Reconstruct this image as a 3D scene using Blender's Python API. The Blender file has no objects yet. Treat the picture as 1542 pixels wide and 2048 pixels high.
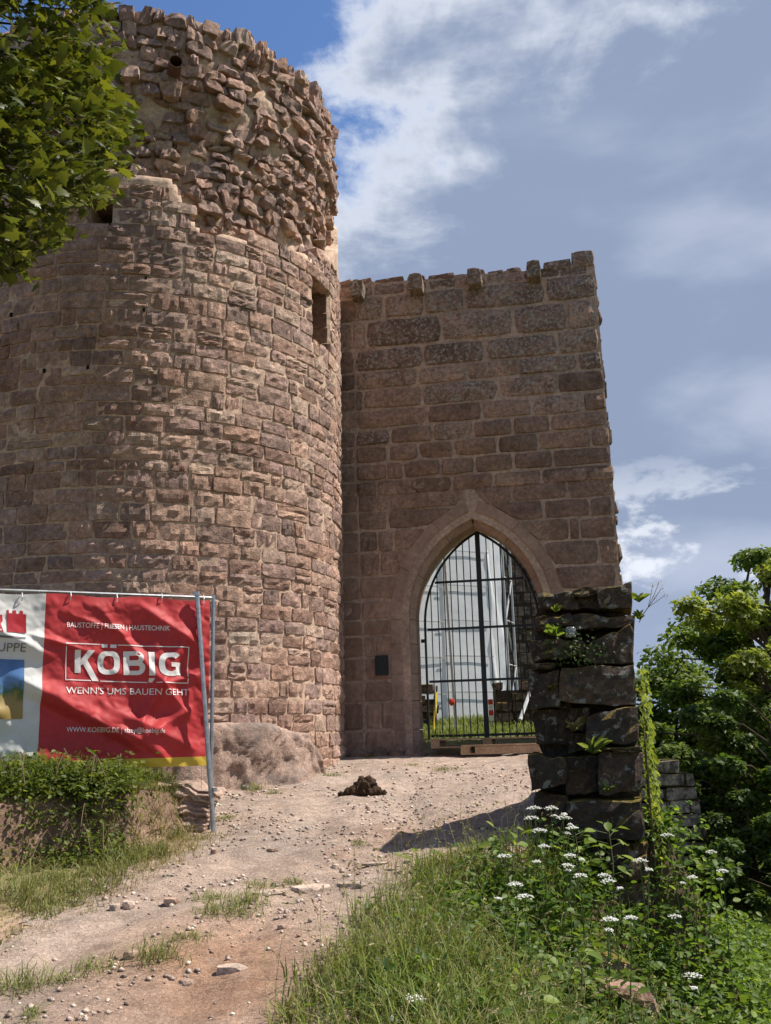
import bpy, bmesh, math, random
import numpy as np
from mathutils import Vector, Matrix

# ------------------------------------------------------------------ camera, sky, sun, exposure
SC = bpy.context.scene
COL = SC.collection
FPX, PITCH, ROLL, EYE = 1950.0, math.radians(13.2), math.radians(1.6), 1.6
SUN_AZ, SUN_EL = math.radians(6), math.radians(55)
_r = np.array([1., 0, 0]); _u = np.array([0, -math.sin(PITCH), math.cos(PITCH)]); _f = np.array([0, math.cos(PITCH), math.sin(PITCH)])
CR = _r*math.cos(ROLL)-_u*math.sin(ROLL); CU = _u*math.cos(ROLL)+_r*math.sin(ROLL)
cam = bpy.data.cameras.new('camera'); camo = bpy.data.objects.new('camera', cam); COL.objects.link(camo)
cam.sensor_fit = 'HORIZONTAL'; cam.sensor_width = 36; cam.lens = 36*FPX/1542; cam.clip_end = 3000; cam.clip_start = .05
camo.matrix_world = Matrix(((CR[0], CU[0], -_f[0], 0), (CR[1], CU[1], -_f[1], 0), (CR[2], CU[2], -_f[2], EYE), (0, 0, 0, 1)))
SC.camera = camo
SC.view_settings.view_transform = 'Standard'; SC.view_settings.look = 'None'; SC.view_settings.gamma = 1
SC.view_settings.exposure = 0.55
SC.cycles.use_denoising = True
SC.cycles.max_bounces = 6; SC.cycles.diffuse_bounces = 3; SC.cycles.transparent_max_bounces = 6
SC.cycles.sample_clamp_indirect = 8

SUNV = Vector((math.cos(SUN_EL)*math.cos(SUN_AZ), math.cos(SUN_EL)*math.sin(SUN_AZ), math.sin(SUN_EL)))
sl = bpy.data.lights.new('sun', 'SUN'); sl.energy = 4.9; sl.angle = math.radians(.53); sl.color = (1, .93, .84)
slo = bpy.data.objects.new('sun', sl); COL.objects.link(slo); slo.rotation_euler = SUNV.to_track_quat('Z', 'Y').to_euler(); slo.location = (20, 5, 40)


class NT:
    """tiny node helper"""
    def __init__(s, tree): s.t = tree; s.n = tree.nodes; s.l = tree.links
    def new(s, typ, **kw):
        n = s.n.new(typ)
        for k, v in kw.items():
            if k.startswith('i_'):
                key = k[2:]; key = int(key) if key.isdigit() else key.replace('_', ' ')
                s.set(n.inputs[key], v)
            else: setattr(n, k, v)
        return n
    def set(s, sock, v):
        if isinstance(v, bpy.types.NodeSocket): s.l.new(v, sock)
        else: sock.default_value = v
    def math(s, op, a, b=0., c=None, clamp=False):
        n = s.n.new('ShaderNodeMath'); n.operation = op; n.use_clamp = clamp
        s.set(n.inputs[0], a); s.set(n.inputs[1], b)
        if c is not None: s.set(n.inputs[2], c)
        return n.outputs[0]
    def mix(s, f, a, b, mode='MIX'):
        n = s.n.new('ShaderNodeMix'); n.data_type = 'RGBA'; n.blend_type = mode
        s.set(n.inputs[0], f); s.set(n.inputs[6], a); s.set(n.inputs[7], b); return n.outputs[2]
    def noise(s, vec, scale, detail=4., rough=.55, dist=0.):
        n = s.n.new('ShaderNodeTexNoise'); s.l.new(vec, n.inputs['Vector'])
        n.inputs['Scale'].default_value = scale; n.inputs['Detail'].default_value = detail
        n.inputs['Roughness'].default_value = rough; n.inputs['Distortion'].default_value = dist
        return n.outputs['Fac']
    def smooth(s, v, lo, hi, a=0., b=1.):
        n = s.n.new('ShaderNodeMapRange'); n.interpolation_type = 'SMOOTHSTEP'
        s.set(n.inputs[0], v); s.set(n.inputs[1], lo); s.set(n.inputs[2], hi); s.set(n.inputs[3], a); s.set(n.inputs[4], b)
        return n.outputs[0]


def make_world():
    w = bpy.data.worlds.new('World'); SC.world = w; w.use_nodes = True
    k = NT(w.node_tree); k.n.clear()
    sky = k.new('ShaderNodeTexSky', sky_type='NISHITA', sun_disc=False, sun_elevation=SUN_EL, sun_rotation=math.pi/2-SUN_AZ,
                air_density=1.1, dust_density=.5, ozone_density=1.4)
    tc = k.new('ShaderNodeTexCoord'); d = tc.outputs['Generated']
    sp = k.new('ShaderNodeSeparateXYZ'); k.l.new(d, sp.inputs[0]); x, y, z = sp.outputs
    # cloud sheet coordinates: direction over height, so that clouds flatten to the horizon
    den = k.math('ADD', k.math('MAXIMUM', z, 0.), .55)
    cv = k.new('ShaderNodeCombineXYZ'); k.set(cv.inputs[0], k.math('DIVIDE', x, den)); k.set(cv.inputs[1], k.math('DIVIDE', y, den))
    k.set(cv.inputs[2], k.math('MULTIPLY', z, 2.2))
    big = k.noise(cv.outputs[0], 1.9, 3., .5, .1)
    fine = k.noise(cv.outputs[0], 5.2, 8., .58, .15)
    puff = k.noise(d, 9., 7., .6, .3)
    # overcast thickens to the right (east) and overhead, clears to the west
    bias = k.math('ADD', k.math('MULTIPLY', k.math('SUBTRACT', x, k.math('MULTIPLY', z, .30)), 1.25), .30)
    cov = k.math('ADD', k.math('ADD', k.math('MULTIPLY', k.math('SUBTRACT', big, .5), .75), k.math('MULTIPLY', k.math('SUBTRACT', fine, .5), .55)), k.math('MINIMUM', bias, .36))
    cov = k.math('ADD', cov, k.math('MULTIPLY', k.math('SUBTRACT', puff, .5), .38))
    mask = k.smooth(cov, -.02, .10)
    lv = k.new('ShaderNodeCombineXYZ'); k.set(lv.inputs[0], k.math('MULTIPLY', x, 6.)); k.set(lv.inputs[1], k.math('MULTIPLY', y, 6.)); k.set(lv.inputs[2], k.math('MULTIPLY', z, 13.))
    lown = k.math('MULTIPLY', k.smooth(k.noise(lv.outputs[0], 1.3, 8., .6, .2), .54, .64), k.math('MULTIPLY', k.smooth(z, .02, .07), k.smooth(z, .30, .17)))
    thick = k.smooth(cov, .0, .22)
    bright = (6.1, 6.4, 7.0, 1); grey = (2.0, 2.5, 3.6, 1)
    ccol = k.mix(thick, bright, grey)
    # lit rolls inside the grey sheet
    roll = k.smooth(k.noise(cv.outputs[0], 3.1, 6., .5, .15), .48, .72)
    ccol = k.mix(k.math('MULTIPLY', roll, .6), ccol, (4.3, 4.7, 5.7, 1))
    hz = k.smooth(z, .28, .0)
    ccol = k.mix(k.math('MULTIPLY', hz, .3), ccol, (3.9, 4.5, 5.9, 1))
    ccol = k.mix(k.math('MULTIPLY', lown, .85), ccol, (6.4, 6.7, 7.3, 1))
    skyc = k.mix(1., sky.outputs[0], (.66, .82, 1.05, 1), 'MULTIPLY')
    col = k.mix(mask, skyc, ccol)
    bg = k.new('ShaderNodeBackground'); k.l.new(col, bg.inputs[0]); bg.inputs[1].default_value = .1
    o = k.new('ShaderNodeOutputWorld'); k.l.new(bg.outputs[0], o.inputs[0])


make_world()


# ------------------------------------------------------------------ pixels to rays
def ray(px, py): return CR*(px-771)/FPX+CU*(1024-py)/FPX+_f
def atY(px, py, Y):
    d = ray(px, py); return np.array([0, 0, EYE])+d*(Y/d[1])
def proj(p):
    q = np.asarray(p, float)-np.array([0, 0, EYE]); z = q@_f
    return 771+FPX*(q@CR)/z, 1024-FPX*(q@CU)/z


# ------------------------------------------------------------------ numpy noise
def _hash(i, j, k, s):
    n = (i.astype(np.int64)*374761393+j.astype(np.int64)*668265263+k.astype(np.int64)*2147483647+s*1274126177) & 0x7fffffff
    n = (n ^ (n >> 13))*1274126177 & 0x7fffffff
    n = (n ^ (n >> 16))*668265263 & 0x7fffffff
    return (n & 0xffff)/65535.
def vnoise(p, seed=0):
    p = np.asarray(p, float); f = np.floor(p); t = p-f; t = t*t*(3-2*t); i, j, k = f[..., 0], f[..., 1], f[..., 2]
    r = 0
    for a in (0, 1):
        for b in (0, 1):
            for c in (0, 1):
                w = (t[..., 0] if a else 1-t[..., 0])*(t[..., 1] if b else 1-t[..., 1])*(t[..., 2] if c else 1-t[..., 2])
                r = r+w*_hash(i+a, j+b, k+c, seed)
    return r*2-1
def fbm(p, scale, octv=3, seed=0, gain=.5):
    p = np.asarray(p, float)*scale; r = 0; a = 1.
    for o in range(octv):
        r = r+a*vnoise(p, seed+o*17); p = p*2.03+5.3; a *= gain
    return r
def fbm2(x, y, scale, octv=3, seed=0): return fbm(np.stack([x, y, np.zeros_like(x)+.37], -1), scale, octv, seed)
def sstep(a, b, x):
    t = np.clip((x-a)/(b-a), 0, 1); return t*t*(3-2*t)


# ------------------------------------------------------------------ materials
MATS = {}
def nmat(name, col=None, mott=((3, .3), (18, .3)), bump=((25, .5, .02), (110, .35, .006)), rough=.9, spots=(), spec=.2, metal=0., translucent=0., updown=None, emit=None, alpha=None, vary=None):
    m = bpy.data.materials.new(name); m.use_nodes = True; k = NT(m.node_tree); k.n.clear()
    out = k.new('ShaderNodeOutputMaterial'); geo = k.new('ShaderNodeNewGeometry'); P = geo.outputs['Position']
    if col is None: c = k.new('ShaderNodeAttribute', attribute_name='tint').outputs['Color']
    else: c = k.new('ShaderNodeRGB').outputs[0]; c.default_value = (*col, 1)
    for s, a in mott:
        v = k.smooth(k.noise(P, s, 5., .6), .28, .72, 1-a, 1+a)
        cc = k.new('ShaderNodeCombineXYZ'); [k.set(cc.inputs[q], v) for q in range(3)]
        c = k.mix(1., c, cc.outputs[0], 'MULTIPLY')
    for sc, scale, lo, hi, amt in spots:      # patches of another substance: lichen, soot, rust, sand
        f = k.math('MULTIPLY', k.smooth(k.noise(P, scale, 6., .65, .4), lo, hi), amt)
        c = k.mix(f, c, (*sc, 1))
    if updown:                                # moss growing on the level tops
        sp = k.new('ShaderNodeSeparateXYZ'); k.l.new(geo.outputs['Normal'], sp.inputs[0])
        f = k.math('MULTIPLY', k.smooth(sp.outputs[2], .35, .75), k.smooth(k.noise(P, 7., 5., .6), .30, .5))
        c = k.mix(f, c, (*updown, 1))
    b = k.new('ShaderNodeBsdfPrincipled'); k.set(b.inputs['Base Color'], c)
    b.inputs['Roughness'].default_value = rough; b.inputs['Specular IOR Level'].default_value = spec; b.inputs['Metallic'].default_value = metal
    nrm = None
    for s, st, dist in bump:
        bn = k.new('ShaderNodeBump'); bn.inputs['Strength'].default_value = st; bn.inputs['Distance'].default_value = dist
        k.l.new(k.noise(P, s, 6., .65), bn.inputs['Height'])
        if nrm: k.l.new(nrm, bn.inputs['Normal'])
        nrm = bn.outputs[0]
    if nrm: k.l.new(nrm, b.inputs['Normal'])
    sh = b.outputs[0]
    if translucent:
        tr = k.new('ShaderNodeBsdfTranslucent')
        tcol = k.mix(1., c, (1.25, 1.2, .6, 1), 'MULTIPLY') if col is None else c
        k.l.new(tcol, tr.inputs[0])
        mx = k.new('ShaderNodeMixShader'); mx.inputs[0].default_value = translucent; k.l.new(sh, mx.inputs[1]); k.l.new(tr.outputs[0], mx.inputs[2]); sh = mx.outputs[0]
    k.l.new(sh, out.inputs[0]); MATS[name] = m
    return m


PALE = (.36, .33, .29); BLACKL = (.035, .030, .026)
nmat('tower_stone', mott=((2.2, .22), (14, .28), (60, .2)), bump=((16, .8, .045), (45, 1., .03), (130, .8, .008)), spots=(((.40, .37, .33), 2.6, .62, .74, .4), ((.085, .06, .05), 5., .62, .75, .45)))
nmat('tower_mortar', (.50, .36, .265), mott=((1.5, .18), (16, .25), (80, .2)), bump=((12, .6, .03), (70, .6, .008)), spots=(((.52, .31, .20), 1.2, .52, .7, .6),))
nmat('wall_stone', mott=((2.2, .25), (16, .3), (70, .25)), bump=((12, .5, .02), (50, .6, .012), (150, .4, .004)), spots=(((.09, .065, .05), 22., .54, .68, .6), (PALE, 26., .60, .68, .35)))
nmat('lichen_stone', mott=((2.2, .3), (16, .3), (70, .25)), bump=((12, .5, .02), (50, .6, .012), (150, .4, .004)), spots=(((.07, .052, .042), 14., .50, .64, .6), (PALE, 18., .50, .60, .75)))
nmat('smooth_stone', mott=((2., .16), (12, .16), (60, .14)), bump=((20, .3, .008), (90, .35, .004)), spots=(((.12, .085, .065), 4., .58, .72, .4),))
nmat('wall_mortar', (.40, .285, .215), mott=((1.5, .2), (16, .25), (80, .2)), bump=((12, .6, .03), (70, .6, .008)))
nmat('ruin_stone', mott=((2.5, .35), (14, .35), (60, .3)), bump=((10, .6, .03), (40, .7, .016), (140, .5, .005)), spots=((BLACKL, 5., .42, .6, .8), ((.30, .29, .25), 9., .57, .63, .6), ((.085, .07, .025), 3.5, .60, .74, .6)), updown=(.19, .135, .03))
nmat('ruin_core', (.075, .058, .045), mott=((3, .4), (18, .4)), bump=((9, .8, .05), (45, .7, .02)), updown=(.08, .075, .02))
nmat('bedrock', mott=((1.8, .25), (10, .3), (50, .3)), bump=((6, .7, .05), (22, .5, .02), (110, .6, .006)), spots=(((.17, .15, .14), 3., .5, .66, .6),))
nmat('ground', None, mott=((1.3, .2), (9, .28), (70, .3)), bump=((10, .6, .04), (60, .7, .014), (200, .5, .004)), rough=1, spec=.05)
nmat('path', None, mott=((.9, .16), (7, .2), (45, .25), (160, .3)), bump=((9, .7, .05), (28, .9, .035), (70, .9, .016), (190, .8, .006)), rough=1, spec=.05,
     spots=(((.52, .39, .30), 5., .56, .70, .55), ((.26, .165, .12), 11., .60, .72, .5), ((.40, .22, .13), 1.1, .58, .74, .35)))
nmat('grass', None, mott=(), bump=(), rough=.6, spec=.25, translucent=.3)
nmat('leaf', None, mott=(), bump=(), rough=.5, spec=.3, translucent=.5)
nmat('maple_leaf', None, mott=(), bump=(), rough=.45, spec=.35, translucent=.36)
nmat('bark', (.09, .065, .045), mott=((6, .4),), bump=((22, .9, .03),))
nmat('stemgreen', (.10, .15, .04), mott=(), bump=(), rough=.6)
nmat('twig', (.16, .11, .07), mott=((9, .3),), bump=())
nmat('petal', (.86, .86, .80), mott=(), bump=(), rough=.8, translucent=.3)
nmat('iron', (.018, .022, .024), mott=((20, .3),), bump=((90, .2, .002),), rough=.55, spec=.4)
nmat('plaque', (.03, .035, .035), mott=((30, .3),), bump=((60, .3, .002),), rough=.5)
nmat('steel', (.42, .44, .46), mott=((14, .18), (60, .15)), bump=((80, .1, .001),), rough=.42, metal=.85)
nmat('galv', (.46, .47, .48), mott=((14, .15),), bump=(), rough=.55, metal=.4)
nmat('pipe', (.11, .055, .04), mott=((8, .35),), bump=((40, .3, .003),), rough=.7)
nmat('dark', (.012, .010, .009), mott=(), bump=(), rough=1)
nmat('wood', (.42, .28, .17), mott=((3, .2), (30, .2)), bump=((40, .4, .004),), rough=.8)
nmat('vinyl_red', (.47, .042, .046), mott=((1.6, .12), (14, .08)), bump=((9, .25, .01),), rough=.58, spec=.3, translucent=.12)
nmat('vinyl_white', (.66, .66, .64), mott=((1.6, .06),), bump=((9, .25, .01),), rough=.58, spec=.3, translucent=.15)
nmat('vinyl_yellow', (.62, .44, .06), mott=((1.6, .06),), bump=((9, .25, .01),), rough=.58, spec=.3, translucent=.12)
nmat('print_white', (.74, .72, .70), mott=(), bump=(), rough=.5)
nmat('print_grey', (.16, .16, .17), mott=(), bump=(), rough=.5)
nmat('print_red', (.34, .02, .03), mott=(), bump=(), rough=.5)
nmat('tarp', (.84, .86, .88), mott=((1.2, .03),), bump=((4, .35, .03),), rough=.6, translucent=.35)
nmat('dung', (.060, .036, .02), mott=((12, .5),), bump=((30, 1., .03), (90, .8, .01)), rough=.95)
nmat('plastic_red', (.55, .05, .03), mott=(), bump=(), rough=.5)
nmat('plastic_yellow', (.62, .48, .05), mott=(), bump=(), rough=.5)
nmat('plastic_white', (.7, .7, .7), mott=(), bump=(), rough=.4)


def glass_mat():
    m = bpy.data.materials.new('clear_glass'); m.use_nodes = True; b = m.node_tree.nodes['Principled BSDF']
    b.inputs['Transmission Weight'].default_value = .9; b.inputs['Roughness'].default_value = .12; b.inputs['Base Color'].default_value = (.8, .84, .82, 1)
    MATS['clear_glass'] = m
def picture_mat():      # printed photograph on the banner: sky over yellow-brown walls, in the sheet's own height
    m = bpy.data.materials.new('picture'); m.use_nodes = True; k = NT(m.node_tree); b = m.node_tree.nodes['Principled BSDF']
    g = k.new('ShaderNodeNewGeometry'); sp = k.new('ShaderNodeSeparateXYZ'); k.l.new(g.outputs['Position'], sp.inputs[0])
    n = k.noise(g.outputs['Position'], 7., 5., .6, .6)
    h = k.math('ADD', sp.outputs[2], k.math('MULTIPLY', k.math('SUBTRACT', n, .5), .45))
    c = k.mix(k.smooth(h, 2.05, 2.2), (.30, .21, .06, 1), (.05, .12, .06, 1))
    c = k.mix(k.smooth(h, 2.18, 2.26), c, (.10, .22, .46, 1))
    c = k.mix(k.smooth(h, 2.3, 2.55), c, (.05, .13, .34, 1))
    k.l.new(c, b.inputs['Base Color']); b.inputs['Roughness'].default_value = .45; MATS['picture'] = m
glass_mat(); picture_mat()


# ------------------------------------------------------------------ object helpers
WLOC = {}
def _link(o, parent, wloc):
    COL.objects.link(o); WLOC[o.name] = np.array(wloc, float)
    if parent is not None:
        o.parent = parent; o.location = Vector(np.array(wloc)-WLOC[parent.name])
    else: o.location = Vector(wloc)
def thing(name, label, cat, loc, group=None):
    o = bpy.data.objects.new(name, None); o.empty_display_size = .1; _link(o, None, loc)
    o['label'] = label; o['category'] = cat
    if group: o['group'] = group
    return o
def tag(o, label, cat, group=None, kind=None):
    o['label'] = label; o['category'] = cat
    if group: o['group'] = group
    if kind: o['kind'] = kind
    return o
def mesh_of(name, V, F, tint=None, smooth=False):
    """V n x 3; F: m x k int array, or list of lists"""
    me = bpy.data.meshes.new(name); V = np.asarray(V, np.float32)
    if isinstance(F, np.ndarray):
        m, k = F.shape
        me.vertices.add(len(V)); me.vertices.foreach_set('co', V.ravel())
        me.loops.add(m*k); me.loops.foreach_set('vertex_index', F.astype(np.int32).ravel())
        me.polygons.add(m); me.polygons.foreach_set('loop_start', np.arange(0, m*k, k, dtype=np.int32))
        try: me.polygons.foreach_set('loop_total', np.full(m, k, np.int32))
        except Exception: pass
        if smooth: me.polygons.foreach_set('use_smooth', np.ones(m, bool))
        me.update(calc_edges=True)
    else:
        me.from_pydata(V.tolist(), [], F)
        if smooth: me.polygons.foreach_set('use_smooth', np.ones(len(me.polygons), bool))
    if tint is not None:
        t = np.asarray(tint, np.float32)
        if t.ndim == 1: t = np.tile(t, (len(V), 1))
        a = me.color_attributes.new('tint', 'FLOAT_COLOR', 'POINT')
        a.data.foreach_set('color', np.concatenate([t, np.ones((len(V), 1), np.float32)], 1).ravel().astype(np.float32))
    return me
def part(name, V, F, mat, parent=None, tint=None, smooth=False, kind=None, base=False):
    V = np.asarray(V, float); c = (V.min(0)+V.max(0))/2
    if base: c[2] = V[:, 2].min()
    o = bpy.data.objects.new(name, mesh_of(name, V-c, F, tint, smooth)); o.data.materials.append(MATS[mat]); _link(o, parent, c)
    if kind: o['kind'] = kind
    return o


class MB:
    """collects shapes that become one mesh"""
    def __init__(s): s.V = []; s.F = []; s.T = []; s.n = 0
    def add(s, V, F, tint=(1, 1, 1)):
        V = np.asarray(V, float); s.V.append(V); s.F.extend([[i+s.n for i in f] for f in F])
        t = np.asarray(tint, float); s.T.append(np.tile(t, (len(V), 1)) if t.ndim == 1 else t); s.n += len(V); return s
    def box(s, c, size, ax=None, jitter=0):
        c = np.asarray(c, float); h = np.asarray(size, float)/2; ax = np.eye(3) if ax is None else np.asarray(ax, float)
        V = np.array([[x, y, z] for z in (-1, 1) for y in (-1, 1) for x in (-1, 1)])*h
        return s.add(c+V@ax, [[0, 2, 3, 1], [4, 5, 7, 6], [0, 1, 5, 4], [2, 6, 7, 3], [0, 4, 6, 2], [1, 3, 7, 5]])
    def tube(s, pts, rad, n=6, cap=True):
        V, F = tube(pts, rad, n, cap); return s.add(V, F)
    def build(s, name, mat, parent=None, smooth=False, kind=None, base=False, tinted=False):
        return part(name, np.concatenate(s.V), s.F, mat, parent, np.concatenate(s.T) if tinted else None, smooth, kind, base)


def tube(pts, rad, n=6, cap=True):
    P = np.asarray(pts, float); m = len(P); rad = np.broadcast_to(np.asarray(rad, float), (m,))
    T = np.gradient(P, axis=0); T /= np.linalg.norm(T, axis=1)[:, None]+1e-9
    ref = np.array([0, 0, 1.]) if abs(T[0][2]) < .9 else np.array([1., 0, 0])
    A = np.cross(T, ref); A /= np.linalg.norm(A, axis=1)[:, None]+1e-9; B = np.cross(T, A)
    a = np.arange(n)*2*math.pi/n
    V = P[:, None]+rad[:, None, None]*(np.cos(a)[None, :, None]*A[:, None]+np.sin(a)[None, :, None]*B[:, None])
    F = [[i*n+j, i*n+(j+1) % n, (i+1)*n+(j+1) % n, (i+1)*n+j] for i in range(m-1) for j in range(n)]
    if cap: F += [list(range(n))[::-1], [(m-1)*n+j for j in range(n)]]
    return V.reshape(-1, 3), F
def scatter(TV, TF, pos, A, B, N, scale):
    """copies of a template (x along A, y along B, z along N) as one vertex / face array"""
    pos = np.asarray(pos); k = len(TV); n = len(pos); sc = np.broadcast_to(np.asarray(scale, float), (n,))[:, None, None]
    V = pos[:, None]+sc*(TV[None, :, 0, None]*A[:, None]+TV[None, :, 1, None]*B[:, None]+TV[None, :, 2, None]*N[:, None])
    F = (TF[None]+(np.arange(n)*k)[:, None, None]).reshape(-1, TF.shape[1])
    return V.reshape(-1, 3), F
def frames(N, rng, along=None):
    N = N/np.linalg.norm(N, axis=1)[:, None]
    R = rng.normal(size=N.shape) if along is None else along
    A = np.cross(N, R); A /= np.linalg.norm(A, axis=1)[:, None]+1e-9
    B = np.cross(A, N)
    return A, B, N
LEAF = (np.array([[0, 0, 0], [.26, .22, .05], [.33, .5, .05], [.2, .8, 0], [0, 1, -.1], [-.2, .8, 0], [-.33, .5, .05], [-.26, .22, .05], [0, .45, -.04]]),
        np.array([[0, 1, 8], [1, 2, 8], [2, 3, 8], [3, 4, 8], [4, 5, 8], [5, 6, 8], [6, 7, 8], [7, 0, 8]]))
QLEAF = (np.array([[0, 0, 0], [.3, .5, .06], [0, 1, -.06], [-.3, .5, .06]]), np.array([[0, 1, 2], [0, 2, 3]]))
_ml = [(0, 0), (.16, .08), (.46, .02), (.34, .22), (.56, .42), (.3, .46), (.26, .66), (.14, .74), (0, 1.05), (-.14, .74), (-.26, .66), (-.3, .46), (-.56, .42), (-.34, .22), (-.46, .02), (-.16, .08)]
MAPLE = (np.array([[x, y, -.22*(abs(x)**1.5)-.12*max(0, y-.5)] for x, y in _ml]+[[0, .36, .05]]),
         np.array([[i, (i+1) % 16, 16] for i in range(16)]))
def leaftint(rng, n, c0, c1, var=.18):
    t = rng.random(n)[:, None]; return (np.array(c0)*(1-t)+np.array(c1)*t)*(1+rng.normal(0, var, (n, 1))).clip(.5, 1.6)


# ------------------------------------------------------------------ ground
XPR = (np.array([3.5, 5.43, 6.14, 7.3, 8.4, 8.9, 9.6, 11.6, 13.2, 14.6]), np.array([-.62, -.61, -.57, -.33, .10, .40, 1.15, 1.7, 2.3, 3.2]))      # right edge of path
XPL = (np.array([3.5, 5.6, 7.3, 8.4, 9.3, 10.4, 12., 14.]), np.array([-2.6, -2.75, -2.55, -2.2, -1.95, -1.75, -2.4, -2.7]))           # left edge
XBF = (np.array([4, 6.5, 8.0, 8.75, 9.55, 10.3, 10.6, 11.4, 12.6, 13.5]), np.array([-4.6, -3.9, -3.55, -3.3, -2.35, -1.98, -1.98, -2.2, -2.6, -3.4]))   # foot of the bank
def xr(y): return 2.45+.25*(y-9.6)                                                # line of the ruined wall
def height(x, y):
    x = np.asarray(x, float); y = np.asarray(y, float)
    base = -.4+.112*np.clip(y, 1.5, 15.6)+.012*np.clip(y-15.6, 0, 1)
    base = base+.26*sstep(16.5, 17.4, y)+.55*sstep(17, 24, y)
    n1 = fbm2(x, y, .9, 3, 3); n2 = fbm2(x, y, 4., 3, 9)
    z = base+.035*n1+.018*n2+.008*fbm2(x, y, 11., 2, 19)
    # wheel ruts along the path
    cx = (np.interp(y, *XPR)+np.interp(y, *XPL))/2
    inp = sstep(15, 13, y)*sstep(3, 5, y)
    for o in (-.55, .45): z = z-.05*np.exp(-((x-cx-o)/.2)**2)*inp
    # verge swells a little
    z = z+.10*sstep(0, .8, x-np.interp(y, *XPR))*sstep(7.5, 6.5, y)
    # verge falls away to the right, in front of the ruined wall's broken end
    z = z-np.interp(y, [4, 6, 8, 10], [.25, .45, .78, .85])*np.clip(x-np.interp(y, *XPR)-.3, 0, 2.6)*sstep(9.95, 9.5, y)
    # bank on the left
    s = np.interp(y, *XBF)-x
    top = 1.16+.10*np.clip(s, 0, 3)+.05*n1
    bw = .42+.25*fbm2(x, y, .8, 2, 5)
    k = sstep(0, 1, s/np.maximum(bw, .2))*sstep(13.6, 12.4, y)*sstep(6.3, 8.3, y)
    z = z+(np.maximum(top, z)-z)*k+.13*k*(1-k)*4*fbm2(x, y, 5., 4, 71)
    # fall to the right behind the ruined wall
    d = x-xr(y)+1.05*sstep(10.0, 10.9, y)
    wid = np.interp(y, [4, 8, 9.4, 12, 30], [3.2, 2.0, 1.0, 1.0, 3.])
    k = sstep(-.05, 1, d/wid)
    low = -1.35-.012*np.clip(y-10, 0, 20)-.16*np.clip(y-24, 0, 40)+.06*fbm2(x, y, .5, 3, 12)
    z = z+(low-z)*k
    # far land
    r = np.hypot(x, y); far = sstep(45, 140, r)
    z = z*(1-far)+(-7+3*fbm2(x, y, .01, 3, 2))*far
    return z
def axis(lo, hi, step, far0, far1, g=1.22):
    a = list(np.arange(lo, hi+1e-6, step)); s = step; v = hi
    while v < far1: s *= g; v += s; a.append(v)
    s = step; v = lo; b = []
    while v > far0: s *= g; v -= s; b.append(v)
    return np.array(b[::-1]+a)
def is_path(x, y):
    n = .22*fbm2(x, y, 1.7, 3, 21)
    a = (x+n > np.interp(y, *XPL)-.1) & (x+n < np.interp(y, *XPR)+.42) & (y < 16.0) & (y > 2.5)
    return a
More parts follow.
